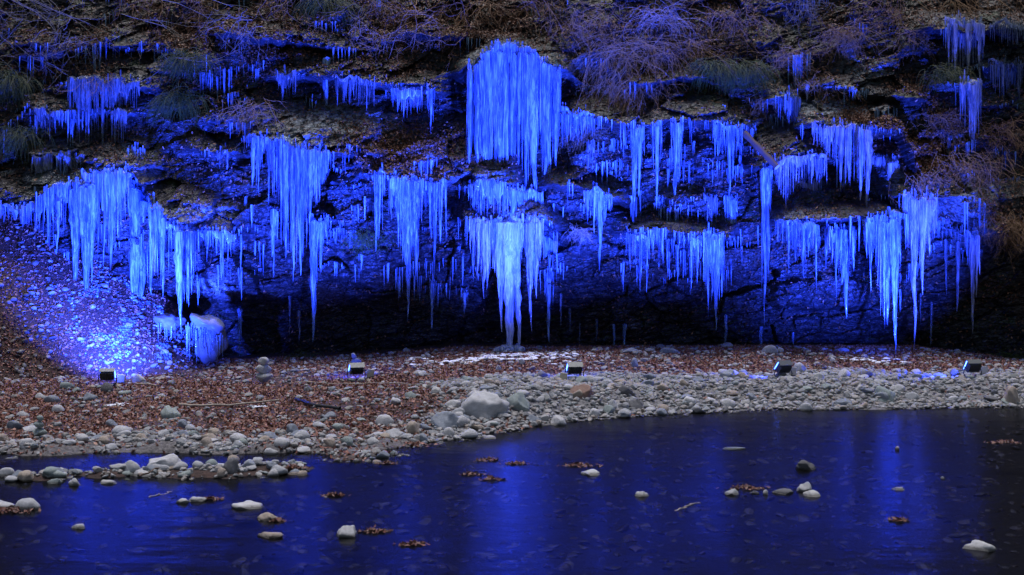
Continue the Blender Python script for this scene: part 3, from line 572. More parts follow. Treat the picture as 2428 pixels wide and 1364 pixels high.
SOL = [(776, 140, 292, 20, 'ice', 'lone thick ice pillar between the two upper ledges'), (585, 470, 560, 7, 'ice', 'thin icicle left of the great bright curtain'),
 (572, 560, 640, 6, 'ice', 'faint thread icicle over the icy slabs'), (648, 500, 610, 14, 'ice', 'forked icicle just left of the great bright curtain'), (657, 505, 570, 8, 'ice', 'short twin of the forked icicle, on its right'),
 (597, 490, 540, 9, 'ice', 'stub icicle on the dark wall left of the forked icicle'), (568, 735, 860, 16, 'ice', 'icicle with a lumpy head right of the snow-capped boulder'), (687, 705, 800, 9, 'ice3', 'thin frozen drip low on the dark wall'),
 (709, 740, 820, 8, 'ice3', 'thinnest frozen drip low on the dark wall'), (1330, 700, 775, 7, 'ice3', 'dim icicle low in the hollow right of the centre'), (1352, 735, 790, 8, 'ice3', 'dim stub icicle low in the hollow'),
 (1456, 772, 826, 7, 'ice', 'first of two little icicles touching the bank'), (1482, 772, 826, 10, 'ice', 'second of two little icicles touching the bank, the thicker'), (1720, 750, 830, 10, 'ice', 'icicle reaching the stones right of centre'),
 (1805, 778, 832, 10, 'ice', 'short bright icicle above the pale stones'), (1880, 792, 832, 6, 'ice', 'tiny icicle right of the short bright icicle'), (1068, 660, 715, 5, 'ice3', 'dim thread icicle between the two tassels'),
 (2207, 720, 820, 7, 'ice3', 'dim icicle right of the tall pale violet curtain'), (2182, 700, 770, 6, 'ice3', 'short dim icicle beside the tall pale violet curtain'), (1415, 760, 815, 6, 'ice3', 'grey thread icicle near the ground of the hollow'),
 (1912, 205, 240, 10, 'ice2', 'small pale icicle on the upper right slope'), (1375, 770, 820, 6, 'ice3', 'grey drip close to the ground right of the pale column'), (2132, 690, 740, 7, 'ice', 'stub icicle behind the brightest right column')]
for px, a, b, wd, mt, lb in SOL:
    p = lip(px, a, .1, .1); p.y -= .05; p.z += .05
    o = icicle(p, (b - a) * p.y / F + .05, wd / 2 * p.y / F, mt); tag(o, lb, 'icicle', 'single icicles')

# small icicles and frozen drips under every wet overhang of the wall, too many and too small to tell apart
_gx, _gz = np.gradient(D, cx, cz)
W = np.clip(_gz * -1 - .15, 0, 1.2) * np.clip(.3 + 1.6 * fbm(UX * .8, UZ * 1.1, 140), 0, 2) * sstep(1.9, 3.0, UZ + .3 * fbm(UX, UZ, 5)); W[:, -3:] = 0
for px, py, sx, sy, a in [(1540, 420, 230, 120, 2.5), (700, 260, 200, 90, 1), (250, 330, 200, 90, 1.2), (1230, 250, 140, 160, 1), (1950, 450, 200, 120, 1.2), (2300, 250, 120, 140, 1), (1050, 480, 160, 90, 1)]:
    W = W * (1 + a * np.exp(-((UX - XW(px, 33.3)) / (sx / 88)) ** 2 - ((UZ - ZW(py, 33.3)) / (sy / 88)) ** 2))
ids = rng.choice(W.size, 460, p=(W / W.sum()).ravel()); FT = Tubes(5); pv = []
for q in ids:
    i, j = divmod(int(q), len(cz)); bl_ = .10 + .95 * random.random() ** 2.2
    for k in range(random.randint(3, 10)):
        i2 = min(max(i + random.randint(-8, 8), 0), len(cx) - 1); j2 = j + int(np.argmin(D[i2, j - 3:j + 4])) - 3
        pv.append((vert[i2, j2], bl_ * random.uniform(.4, 1.2)))
for q, L_ in pv:
    L_ = max(L_, .07); r_ = random.uniform(.006, .018) * (1 + L_)
    jj = q + rng.normal(0, .02, 3); jj[1] -= .03
    FT.add(jj + np.stack([rng.normal(0, .004, 5), rng.normal(0, .004, 5), -np.linspace(-.03, L_, 5)], -1), r_ * np.array([1.2, 1, .75, .45, .08]))
obj('icicle_fringe', FT.mesh('icicle_fringe'), M['ice'], kind='stuff')

# ------------------------------------------------------------------ stones
def rotz(V, a):
    c, s = np.cos(a), np.sin(a); x = V[..., 0] * c - V[..., 1] * s; y = V[..., 0] * s + V[..., 1] * c
    return np.stack([x, y, V[..., 2]], -1)
def bulk(name, P, sz, mat, flat=(.45, .8), sub=2, kind='stuff', hi=False):
    n = len(P); V = rock_verts(n, sub); s = np.stack([sz, sz * rng.uniform(.6, 1, n), sz * rng.uniform(*flat, n)], -1)
    V = V * s[:, None]
    t = rng.uniform(-.45, .45, n)[:, None]; V = np.stack([V[..., 0] * np.cos(t) - V[..., 2] * np.sin(t), V[..., 1], V[..., 0] * np.sin(t) + V[..., 2] * np.cos(t)], -1)
    V = rotz(V, rng.uniform(0, 6.28, n)[:, None]) + P[:, None]
    f = IC[sub][1]; fa = (f[None] + (np.arange(n) * len(IC[sub][0]))[:, None, None]).reshape(-1, 3)
    return obj(name, mesh(name, V.reshape(-1, 3), fa, False), mat, kind=kind)
PROT = {}
for c in SM:
    PROT[c] = []
    V = rock_verts(7, 3)
    for k in range(7):
        m_ = mesh('river_stone', V[k], IC[3][1]); m_.materials.append(SM[c]); PROT[c].append(m_)
def stone(p, w_, h_, d_, col, label, group=None, name='river_stone', cat='stone', rot=None, fine=False):
    if fine:
        m_ = mesh(name, hero_rock(), IC[4][1]); m_.materials.append(SM[col])
    else: m_ = random.choice(PROT[col])
    o = obj(name, m_, loc=p); o.scale = (w_ / 2, d_ / 2, h_ / 2); o.rotation_euler = (random.uniform(-.15, .15), random.uniform(-.15, .15), random.uniform(-.5, .5) if rot is None else rot)
    LAST[0] = o
    return tag(o, label, cat, group)
LAST = [None]; LMK = []
HERO = [  # px, py of its foot, width, height in photo pixels, colour, label, fine
 (1140, 992, 135, 68, 'pale grey', 'largest boulder of the gravel bank, pale blue grey, near the middle', 1), (1062, 1016, 80, 42, 'blue grey', 'smooth rounded blue grey boulder at the water left of the largest pale boulder', 1),
 (1226, 972, 58, 52, 'greenish grey', 'mottled greenish boulder right against the largest pale boulder', 1), (1322, 1008, 44, 34, 'pale grey', 'streaked white boulder at the water edge under the brown rock', 1), (1266, 1005, 42, 24, 'blue grey', 'flat blue grey stone left of the streaked white boulder', 0),
 (1380, 942, 60, 30, 'reddish brown', 'brown rounded rock behind the gravel, in front of the middle floodlight', 1), (2110, 952, 66, 40, 'greenish grey', 'large round greenish boulder with dark veins on the right gravel bank', 1),
 (380, 1114, 92, 44, 'pale grey', 'big dome-shaped grey boulder in the shallows at left', 1), (545, 1120, 46, 38, 'dark grey', 'dark speckled round boulder in the shallows', 1), (336, 1130, 62, 24, 'pale grey', 'flat pale rock lying before the dome-shaped boulder', 1), (302, 1112, 36, 12, 'greenish grey', 'wet flat slab left of the dome-shaped boulder', 0),
 (176, 1152, 30, 22, 'white', 'pale round stone at the left end of the stone bar', 0), (129, 1148, 34, 20, 'greenish grey', 'single grey stone standing alone in the left pool', 0), (256, 1148, 44, 14, 'white', 'flat pale stone in the stone bar at left', 0), (300, 1128, 30, 14, 'greenish grey', 'small green grey stone in the stone bar at left', 0),
 (588, 1208, 76, 28, 'white', 'long white stone with a tail in the dark water', 1), (632, 1236, 52, 30, 'tan', 'rounded pale stone with leaves caught behind it in the stream', 0), (823, 1274, 64, 38, 'pale grey', 'grey speckled stone with a flat top in the stream, lower left', 1), (430, 1194, 36, 20, 'white', 'left of two pale stones side by side in the stream', 0), (467, 1190, 40, 18, 'white', 'right of two pale stones side by side in the stream', 0),
 (186, 1254, 38, 14, 'white', 'small white stone low at the left in the stream', 0), (636, 1276, 64, 20, 'tan', 'half sunken tan rock below the long white stone', 1), (1403, 1128, 50, 16, 'white', 'white flat stone with leaves behind it in the open water', 1), (1523, 1178, 30, 18, 'white', 'small domed white stone alone in the open water', 0),
 (1912, 1114, 50, 32, 'dark grey', 'dark grey rock standing alone in the right water', 1), (1735, 1174, 38, 20, 'pale grey', 'pale stone at the left end of the little row in the water', 0), (1912, 1166, 38, 34, 'pale grey', 'upright grey stone at the right end of the little row in the water', 1), (1926, 1178, 44, 18, 'white', 'white wedge stone before the upright grey stone', 0),
 (2134, 1163, 38, 9, 'white', 'thin flat stone just breaking the water at right', 0), (2333, 1306, 70, 36, 'white', 'white lumpy stone low at the right in the water', 1), (2236, 1136, 10, 8, 'white', 'tiny white stone in the right water', 0), (2130, 1068, 14, 12, 'tan', 'tiny tan stone near the far shore at right', 0), (1790, 1172, 22, 12, 'dark grey', 'second stone of the little row in the water', 0), (1816, 1173, 18, 14, 'pale grey', 'third stone of the little row in the water', 0), (1862, 1172, 50, 12, 'dark grey', 'low dark slab in the little row in the water', 0), (1738, 1066, 56, 8, 'greenish grey', 'greenish slab just under the surface off the gravel bank', 0),
 (400, 992, 46, 34, 'greenish grey', 'round green grey boulder on the leaves at left', 1), (283, 1034, 52, 26, 'pale grey', 'pale stone leaning on a dark one above the left pool', 0), (262, 1012, 34, 20, 'blue grey', 'dark stone behind the leaning pale one', 0), (326, 908, 34, 22, 'white', 'white round stone glowing blue beside the left floodlight', 0), (254, 930, 36, 26, 'dark grey', 'grey block under the left floodlight', 0), (155, 922, 34, 22, 'greenish grey', 'rounded stone at the foot of the scree, left of the floodlight', 0), (92, 946, 30, 16, 'pale grey', 'flat stone on the leaves left of the scree foot', 0),
 (212, 950, 38, 22, 'blue grey', 'squarish blue grey stone under the left floodlight block', 0), (50, 988, 34, 14, 'pale grey', 'low pale stone near the left edge', 0), (180, 930, 26, 14, 'greenish grey', 'small stone right of the rounded one at the scree foot', 0),
 (1728, 900, 38, 34, 'blue grey', 'lavender boulder at the back of the right gravel bank', 1), (1508, 872, 26, 28, 'blue grey', 'pointed stone standing in the leaves right of the middle floodlight', 0), (1590, 840, 48, 20, 'blue grey', 'pyramid shaped rock on the skyline of the leafy bank', 0), (1495, 838, 46, 14, 'blue grey', 'long low rock left of the pyramid rock', 0), (1900, 886, 34, 28, 'pale grey', 'round pale boulder right of the fourth floodlight', 1), (1826, 840, 38, 22, 'pale grey', 'blue lit rounded boulder at the cliff foot', 0), (1850, 838, 20, 16, 'pale grey', 'smaller boulder touching the blue lit rounded one', 0), (2000, 835, 34, 14, 'blue grey', 'flat rock at the cliff foot on the right', 0), (1975, 860, 16, 20, 'white', 'upright pale stone in the leaves on the right', 0), (2400, 960, 46, 60, 'tan', 'tall orange tinted rock at the right edge of the bank', 1), (1575, 985, 40, 24, 'blue grey', 'blue slate wedge at the water edge', 0), (1545, 980, 22, 26, 'white', 'pale upright stone beside the slate wedge', 0), (1455, 975, 30, 28, 'white', 'white blocky stone above the water edge', 0), (1510, 970, 36, 26, 'dark grey', 'angular grey rock with white veins', 1), (2000, 965, 50, 28, 'blue grey', 'broad blue grey rock left of the greenish boulder', 1), (2050, 968, 32, 24, 'tan', 'brown angular rock left of the greenish boulder', 0), (1340, 888, 22, 20, 'blue grey', 'small lavender rock in the leaves before the middle floodlight', 0), (1216, 892, 26, 14, 'tan', 'peach stone in the leaves left of the middle floodlight', 0), (970, 945, 30, 20, 'greenish grey', 'grey rock at the upper left of the pebble spill', 0), (665, 1062, 44, 26, 'pale grey', 'pale lying stone above the dark pool', 0), (930, 1040, 60, 28, 'pale grey', 'pale block at the water edge left of the blue grey boulder', 1)]
LNAME = {HERO[k][5]: v for k, v in {0: 'the largest pale boulder', 1: 'the smooth blue grey boulder', 3: 'the streaked white boulder', 5: 'the brown rounded rock', 6: 'the large greenish boulder', 7: 'the dome-shaped boulder', 8: 'the dark speckled boulder', 12: 'the lone stone of the left pool', 15: 'the long white stone',
  36: 'the green grey boulder on the leaves', 37: 'the leaning pale stone', 39: 'the glowing white stone', 41: 'the stone at the scree foot', 42: 'the flat stone left of the scree foot', 44: 'the low pale stone by the left edge', 46: 'the lavender boulder', 47: 'the pointed leaf-bed stone', 48: 'the pyramid rock', 50: 'the round boulder by the fourth floodlight', 51: 'the blue lit boulder', 54: 'the upright pale stone', 55: 'the tall orange rock', 56: 'the slate wedge', 58: 'the blocky white stone', 59: 'the white veined angular rock', 60: 'the broad blue grey rock', 63: 'the peach stone', 64: 'the rock above the pebble spill', 65: 'the pale lying stone', 66: 'the pale block at the water'}.items()}
CAIRN = [(92, 1038, [(44, 24), (30, 18), (20, 16)], 'greenish grey', 'left edge cairn'), (624, 908, [(46, 26), (36, 22), (28, 18)], 'pale grey', 'cairn by the dark hollow'), (842, 884, [(28, 20), (24, 18), (18, 14)], 'blue grey', 'cairn behind the second floodlight')]
n_ind = 0
for px, py, w_, h_, col, lb, fine in HERO:
    p = at_ground(px, py); s = p.y / F; hh = h_ * s * (1.62 if p.z > .02 else 1.4)
    p.z = ZW(py, p.y) + h_ * s * (.08 if p.z > .02 else -.02); p.y += w_ * s * .25
    stone(p, w_ * s * 1.06, hh, w_ * s * .8, col, lb, fine=bool(fine) or py > 1090, name='boulder' if w_ >= 44 else 'river_stone', cat='boulder' if w_ >= 44 else 'stone', rot=random.uniform(-.25, .25)); n_ind += 1
    if lb in LNAME: LMK.append((bpy.data.objects[-1] if False else LAST[0], LNAME[lb]))
for px, py, L, col, nm in CAIRN:
    p = at_ground(px, py); s = p.y / F; z = p.z
    for k, (w_, h_) in enumerate(L):
        hh = h_ * s * 1.05
        stone(Vector((p.x + random.uniform(-.03, .03), p.y, z + hh * .45)), w_ * s, hh, w_ * s * .8, col, f"{['bottom', 'middle', 'top'][k]} stone of the {nm}", 'stones piled into small cairns'); z += hh * .84; n_ind += 1
# scattered stones: position, size
def scatter(n, zone):
    X = rng.uniform(-15, 15, n); Y = rng.uniform(15, 33.6, n); k = zone(X, Y) > rng.random(n); X, Y = X[k], Y[k]
    k = np.abs(X) < Y * .425 + .5
    return X[k], Y[k]
def zone_g(X, Y):
    yw = water_y(X); t = Y - yw; g = gravelness(X, Y)
    d = np.where(t > -.1, .06 + g * .95, 0) * np.where(ground(X, Y, False) > .75, .15, 1)
    d = d + 1.0 * ((t > -4.2) & (t <= -.1) & (X < .6)) * (fbm(X * 1.5, Y * 2.2, 15) > -.02) * np.exp(np.minimum(t, 0) / 2.4)
    yb = 17.85 + .12 * (X + 5) + .3 * fbm(X * .7, X * 0, 44)
    bar = np.exp(-((Y - yb) / .34) ** 2) * (X > -7.6) * (X < -3) * (fbm(X * 2.2, Y * 2.2, 47) > -.15)
    return d + .9 * bar + .5 * np.exp(-((Y - 15.6) / .2) ** 2) * (X < -5.8)
X, Y = scatter(95000, zone_g)
sz = .026 + .055 * rng.random(len(X)) ** 2.0 + .09 * rng.random(len(X)) ** 12
g = ground(X, Y); P = np.stack([X, Y, g + sz * .22], -1)
k = (g > -.08) & (sz > -g * .9)
P, sz = P[k], sz[k]
app = sz / P[:, 1]; order = np.argsort(-app); NI = 290 - n_ind; big = order[:NI]; rest = order[NI:19000]
bulk('gravel', P[rest], sz[rest], M['gravel'])
def zname(x, y):
    t = y - float(water_y(x))
    if t < .0: return 'in the shallow water by the left shore', 'stones in the left shallows'
    if x < -2: return ('half hidden in the fallen leaves of the left bank', 'stones among the leaves of the left bank') if t > 1.6 else ('along the left waterline', 'stones along the left waterline')
    if y > float(leafline(x)) - .2: return 'lying in the red leaves below the cliff', 'stones in the leaves below the cliff'
    return ('near the waterline of the right gravel bank', 'stones of the right gravel bank front') if t < 1.2 else ('on top of the right gravel bank', 'stones on top of the right gravel bank')
LM = [(p_.location.x, p_.location.y, n_) for p_, n_ in LMK]
def where(x, y):
    d = sorted((math.hypot(x - a, (y - b) * 1.3), a, b, c) for a, b, c in LM)[0]
    dx, dy = x - d[1], y - d[2]
    return ('left of ' if dx < 0 else 'right of ') + d[3] if abs(dx) > abs(dy) * .8 else ('behind ' if dy > 0 else 'before ') + d[3]
used = {}
for i in big:
    x, y, z = P[i]; s = sz[i]; col = random.choice(['pale grey', 'blue grey', 'tan', 'pale grey', 'greenish grey', 'pale grey', 'blue grey', 'dark grey', 'white'] if x > -2 else ['pale grey', 'greenish grey', 'pale grey', 'blue grey', 'tan'])
    zn, gp = zname(x, y)
    hr = random.choice([.8, 1.3, 1.5, 1.9]); big_ = 'small' if s < .105 else ('mid-sized' if s < .13 else 'large')
    lb = f"{big_} {'flat' if hr < 1 else 'tall' if hr > 1.8 else 'rounded'} {col} stone {where(x, y)}"
    for alt in ('', 'farther ', 'third ', 'fourth ', 'fifth '):
        if alt + lb not in used: break
    lb = alt + lb; used[lb] = 1
    stone(Vector((x, y, z + s * .1)), s * 2.1, s * hr, s * 1.7, col, lb, gp)
# rubble on the scree and in the leaves below the cliff
X = rng.uniform(-15, -8, 9000); Y = rng.uniform(28.6, 33.6, 9000); g = ground(X, Y)
k = (ground(X, Y, False) > .35) & (rng.random(9000) < sstep(-.1, .5, fbm(X * 1.2, Y * 1.2, 71)) * .35); X, Y, g = X[k], Y[k], g[k]
bulk('scree_rubble', np.stack([X, Y, g + .01], -1), .018 + .10 * rng.random(len(X)) ** 4, M['scree'], (.3, .6))
X = rng.uniform(-14, 14, 1500); Y = 28 + 5.3 * rng.random(1500) ** .8
bulk('pebbles', np.stack([X, Y, ground(X, Y) + .02], -1), .03 + .08 * rng.random(1500) ** 2.5, M['gravel'])
# stones of the river bed under the water
X = rng.uniform(-9, 12, 5200); Y = rng.uniform(11.5, 25.5, 5200); g = ground(X, Y); k = (g < -.04) & (np.abs(X) < Y * .43); X, Y, g = X[k], Y[k], g[k]; s_ = np.minimum(.03 + .10 * rng.random(len(X)) ** 2.2, -g * .8)
bulk('river_bed_pebbles', np.stack([X, Y, g], -1), s_, M['bed'], (.3, .6))

# ice rubble glittering on the scree
X = rng.normal(-9.8, .9, 3400); Y = rng.normal(32.3, .8, 3400); k = (ground(X, Y, False) > .4) & (Y < 33.4) & (fbm(X * 2, Y * 2, 72) > .02); X, Y = X[k], Y[k]
bulk('ice_rubble', np.stack([X, Y, ground(X, Y) + .015], -1), .018 + .05 * rng.random(len(X)) ** 2, M['ice'], (.35, .8))

# snow capped boulder with its own icicles
p = Vector((XW(492, 31.9), 31.9, ZW(775, 31.9)))
e = empty('frozen_boulder', p, 'snow-capped boulder fringed with icicles at the right end of the scree', 'boulder')
V = hero_rock(4, 5) * np.array([.56, .46, .30]); V[:, 2] -= .28 * V[:, 0] - .05 * fbm(V[:, 0] * 5, V[:, 1] * 5, 3); obj('rock', mesh('rock', V, IC[4][1]), M['frost'], e)
V = hero_rock(4, 6) * np.array([.42, .4, .6]) + [.0, .35, -.40]; obj('rock', mesh('rock', V, IC[4][1]), SM['dark grey'], e)
for k in range(20):
    q = -.48 + k * .05; icicle(p + Vector((q, -.40 + .35 * q * q + random.uniform(0, .08), -.28 * q + random.uniform(-.12, .02))), random.uniform(.3, .95), random.uniform(.012, .028), 'ice', e)
for (px, py, r_, lb) in [(400, 765, .33, 'blue dark rock with frozen drips below the frozen pillar')]:
    Y_ = 32.3; p = Vector((XW(px, Y_), Y_, ZW(py, Y_)))
    e = empty('frozen_boulder', p, lb, 'boulder')
    V = hero_rock() * r_ * np.array([1.3, 1.2, .8]); obj('rock', mesh('rock', V, IC[4][1]), SM['blue grey' if px != 400 else 'dark grey'], e)
    for k in range(9): icicle(p + Vector((random.uniform(-.8, .8) * r_, -.75 * r_, 0)), random.uniform(.8, 2.4) * r_, .016, 'ice', e)

# ------------------------------------------------------------------ fallen leaves
def leaves(name, P, N, sz, mat, kind='stuff', flap=.9):
    n = len(P); q = rng.normal(size=(n, 3)) * flap + N; q /= np.linalg.norm(q, axis=1)[:, None]
    a = np.cross(q, rng.normal(size=(n, 3))); a /= np.linalg.norm(a, axis=1)[:, None]; b = np.cross(q, a)
    s = (sz * rng.uniform(.6, 1.4, n))[:, None]; w2 = s * rng.uniform(.3, .6, (n, 1)); curl = q * s * rng.uniform(-.3, .5, (n, 1))
    V = np.stack([P - a * s + curl, P - b * w2, P + a * s + curl, P + b * w2], 1)
    f = np.array([[0, 1, 3], [1, 2, 3]]); fa = (f[None] + (np.arange(n) * 4)[:, None, None]).reshape(-1, 3)
    return obj(name, mesh(name, V.reshape(-1, 3), fa, False), mat, kind=kind)
n = 230000
X = rng.uniform(-15, 15, n); Y = rng.uniform(19, 33.8, n); gr = gravelness(X, Y); g = ground(X, Y)
d = (1 - gr * .96) * np.clip(.55 + .9 * fbm(X * .8, Y * .8, 61), .12, 1)
d = np.where(ground(X, Y, False) > .6, np.maximum(d, .75), d); d = np.maximum(d, .5 * np.exp(-((X + 1.) / 2.0) ** 2 - ((Y - 22.6) / .5) ** 2))
k = (rng.random(n) < d) & (g > -.01) & (np.abs(X) < Y * .43)
P = np.stack([X, Y, g + .015], -1)[k]; leaves('fallen_leaves', P, np.array([0, -.3, 1.]), .045, M['leaf'])
# litter and dead leaves caught on the cliff
gx_, gz_ = np.gradient(D, cx, cz); Nn = np.stack([-gx_ * -1, -np.ones_like(D), gz_], -1); Nn[..., 0] = gx_; Nn /= np.linalg.norm(Nn, axis=-1)[..., None]
up = np.clip(Nn[..., 2], 0, 1) ** 1.5
LZ = [(2180, 330, 110, 70, 6), (2080, 285, 130, 18, 4), (980, 370, 120, 60, 3.5), (400, 90, 330, 70, .7), (2340, 520, 90, 40, 2), (1090, 45, 130, 50, 1.), (900, 130, 80, 45, .8), (1680, 100, 90, 60, .8), (2100, 200, 130, 60, .6), (480, 190, 90, 50, .7), (1950, 340, 80, 40, .5), (2380, 380, 70, 60, 1), (1800, 360, 80, 50, .5), (2000, 515, 90, 12, 1), (560, 240, 60, 30, .8), (330, 385, 60, 12, .6), (2400, 740, 60, 80, .3), (600, 20, 600, 60, .9), (1500, 30, 500, 60, .9), (2300, 20, 200, 50, .6), (150, 150, 160, 40, .8)]
W = .02 + .16 * up
for px, py, sx, sy, a in LZ: W = W + a * (.10 + up) * np.exp(-((UX - XW(px, 33.5)) / (sx / 88)) ** 2 - ((UZ - ZW(py, 33.5)) / (sy / 88)) ** 2)
W = W * np.clip(.5 + 1.2 * fbm(UX * 1.1, UZ * 1.4, 66), .02, 2); W[UZ < .4] = 0; W[:, -1] = 0; W[-1] = 0
idx = rng.choice(W.size, 85000, p=(W / W.sum()).ravel()); P = vert.reshape(-1, 3)[idx] + rng.normal(0, .03, (len(idx), 3)); P[:, 1] -= .03
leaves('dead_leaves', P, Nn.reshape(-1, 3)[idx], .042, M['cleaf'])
# small heaps of leaves stranded in the water
HEAP = [(1160, 1092, 46, 'leaf heap off the point where the stream bends'), (1222, 1100, 40, 'leaf heap right of the first heap by the stream bend'), (1115, 1126, 34, 'dark leaf heap in the middle stream'), (1165, 1138, 40, 'leaf heap with a white stone in the middle stream'), (1372, 1106, 60, 'leaf heap behind the flat white stone'), (888, 1260, 52, 'leaf heap behind the flat-topped grey stone'), (1770, 1160, 60, 'leaf heap on the little row of stones'), (2385, 1050, 56, 'leaf heap near the far shore at the right edge'), (25, 1212, 80, 'brown leaf heap at the left edge of the stream'), (975, 1054, 70, 'red leaf heap at the waterline left of centre'), (660, 1236, 24, 'leaf tuft behind the rounded pale stone'), (790, 1176, 40, 'sunken red leaf cluster in the left stream'), (920, 1100, 30, 'leaf tuft around the small grey stone'), (500, 1185, 36, 'reddish leaf cluster right of the two pale stones'), (690, 1110, 50, 'leaf heap at the right end of the stone bar'), (980, 1292, 44, 'leaf cluster low in the stream left of centre'), (2130, 1235, 30, 'small red leaf cluster in the right water')]
for px, py, wd, lb in HEAP:
    p = at_ground(px, py); s = wd * p.y / F * .5; n = int(26 + wd * 1.3)
    q = rng.normal(size=(n, 3)) * np.array([s * .75, s * .35, .0]); q[:, 1] += s * .5 * fbm(q[:, 0] * 4 + px, q[:, 0] * 0, 5); q[:, 2] = .008 + .03 * np.exp(-(q[:, 0] / s) ** 2 * 4) * rng.random(n)
    o = leaves('leaf_heap', q, np.array([0, 0, 1.]), .036, M['wleaf'], 'stuff', .45); o.location = p; tag(o, lb, 'leaf heap', 'leaf heaps stranded in the stream')
# crusted snow
def snow(name, px, py, wx, wy, n, lb=None):
    p = at_ground(px, py); sx = wx * p.y / F / 2
    a = rng.normal(size=n) * sx * .55; b = rng.normal(size=n) * wy * .5
    X, Y = p.x + a, p.y + b; k = fbm(X * 2.2, Y * 2.2, 91) > -.12; X, Y = X[k], Y[k]
    V = rock_verts(len(X), 2) * (np.stack([rng.uniform(.04, .13, len(X)), rng.uniform(.04, .10, len(X)), rng.uniform(.012, .03, len(X))], -1) * (1 if wx > 60 else .5))[:, None]
    V = rotz(V, rng.uniform(0, 6, len(X))[:, None]) + np.stack([X - p.x, Y - p.y, ground(X, Y) + .03 - p.z], -1)[:, None]
    f = IC[2][1]; fa = (f[None] + (np.arange(len(X)) * 42)[:, None, None]).reshape(-1, 3)
    o = obj(name, mesh(name, V.reshape(-1, 3), fa), M['snow'], loc=p, kind='stuff')
    if lb: tag(o, lb, 'snow patch', 'patches of crusted snow on the bank')
    return o
snow('snow_patch', 1190, 850, 330, .9, 420, 'long crusted snow patch at the foot of the pale frozen column')
snow('snow_patch', 272, 964, 52, .22, 60, 'small snow patch on the leaves below the left floodlight')
snow('snow_patch', 608, 968, 34, .1, 26, 'tiny snow patch at the end of the driftwood stick')
snow('snow_patch', 2075, 858, 110, .35, 60, 'thin snow patch on the leaves at the right cliff foot')

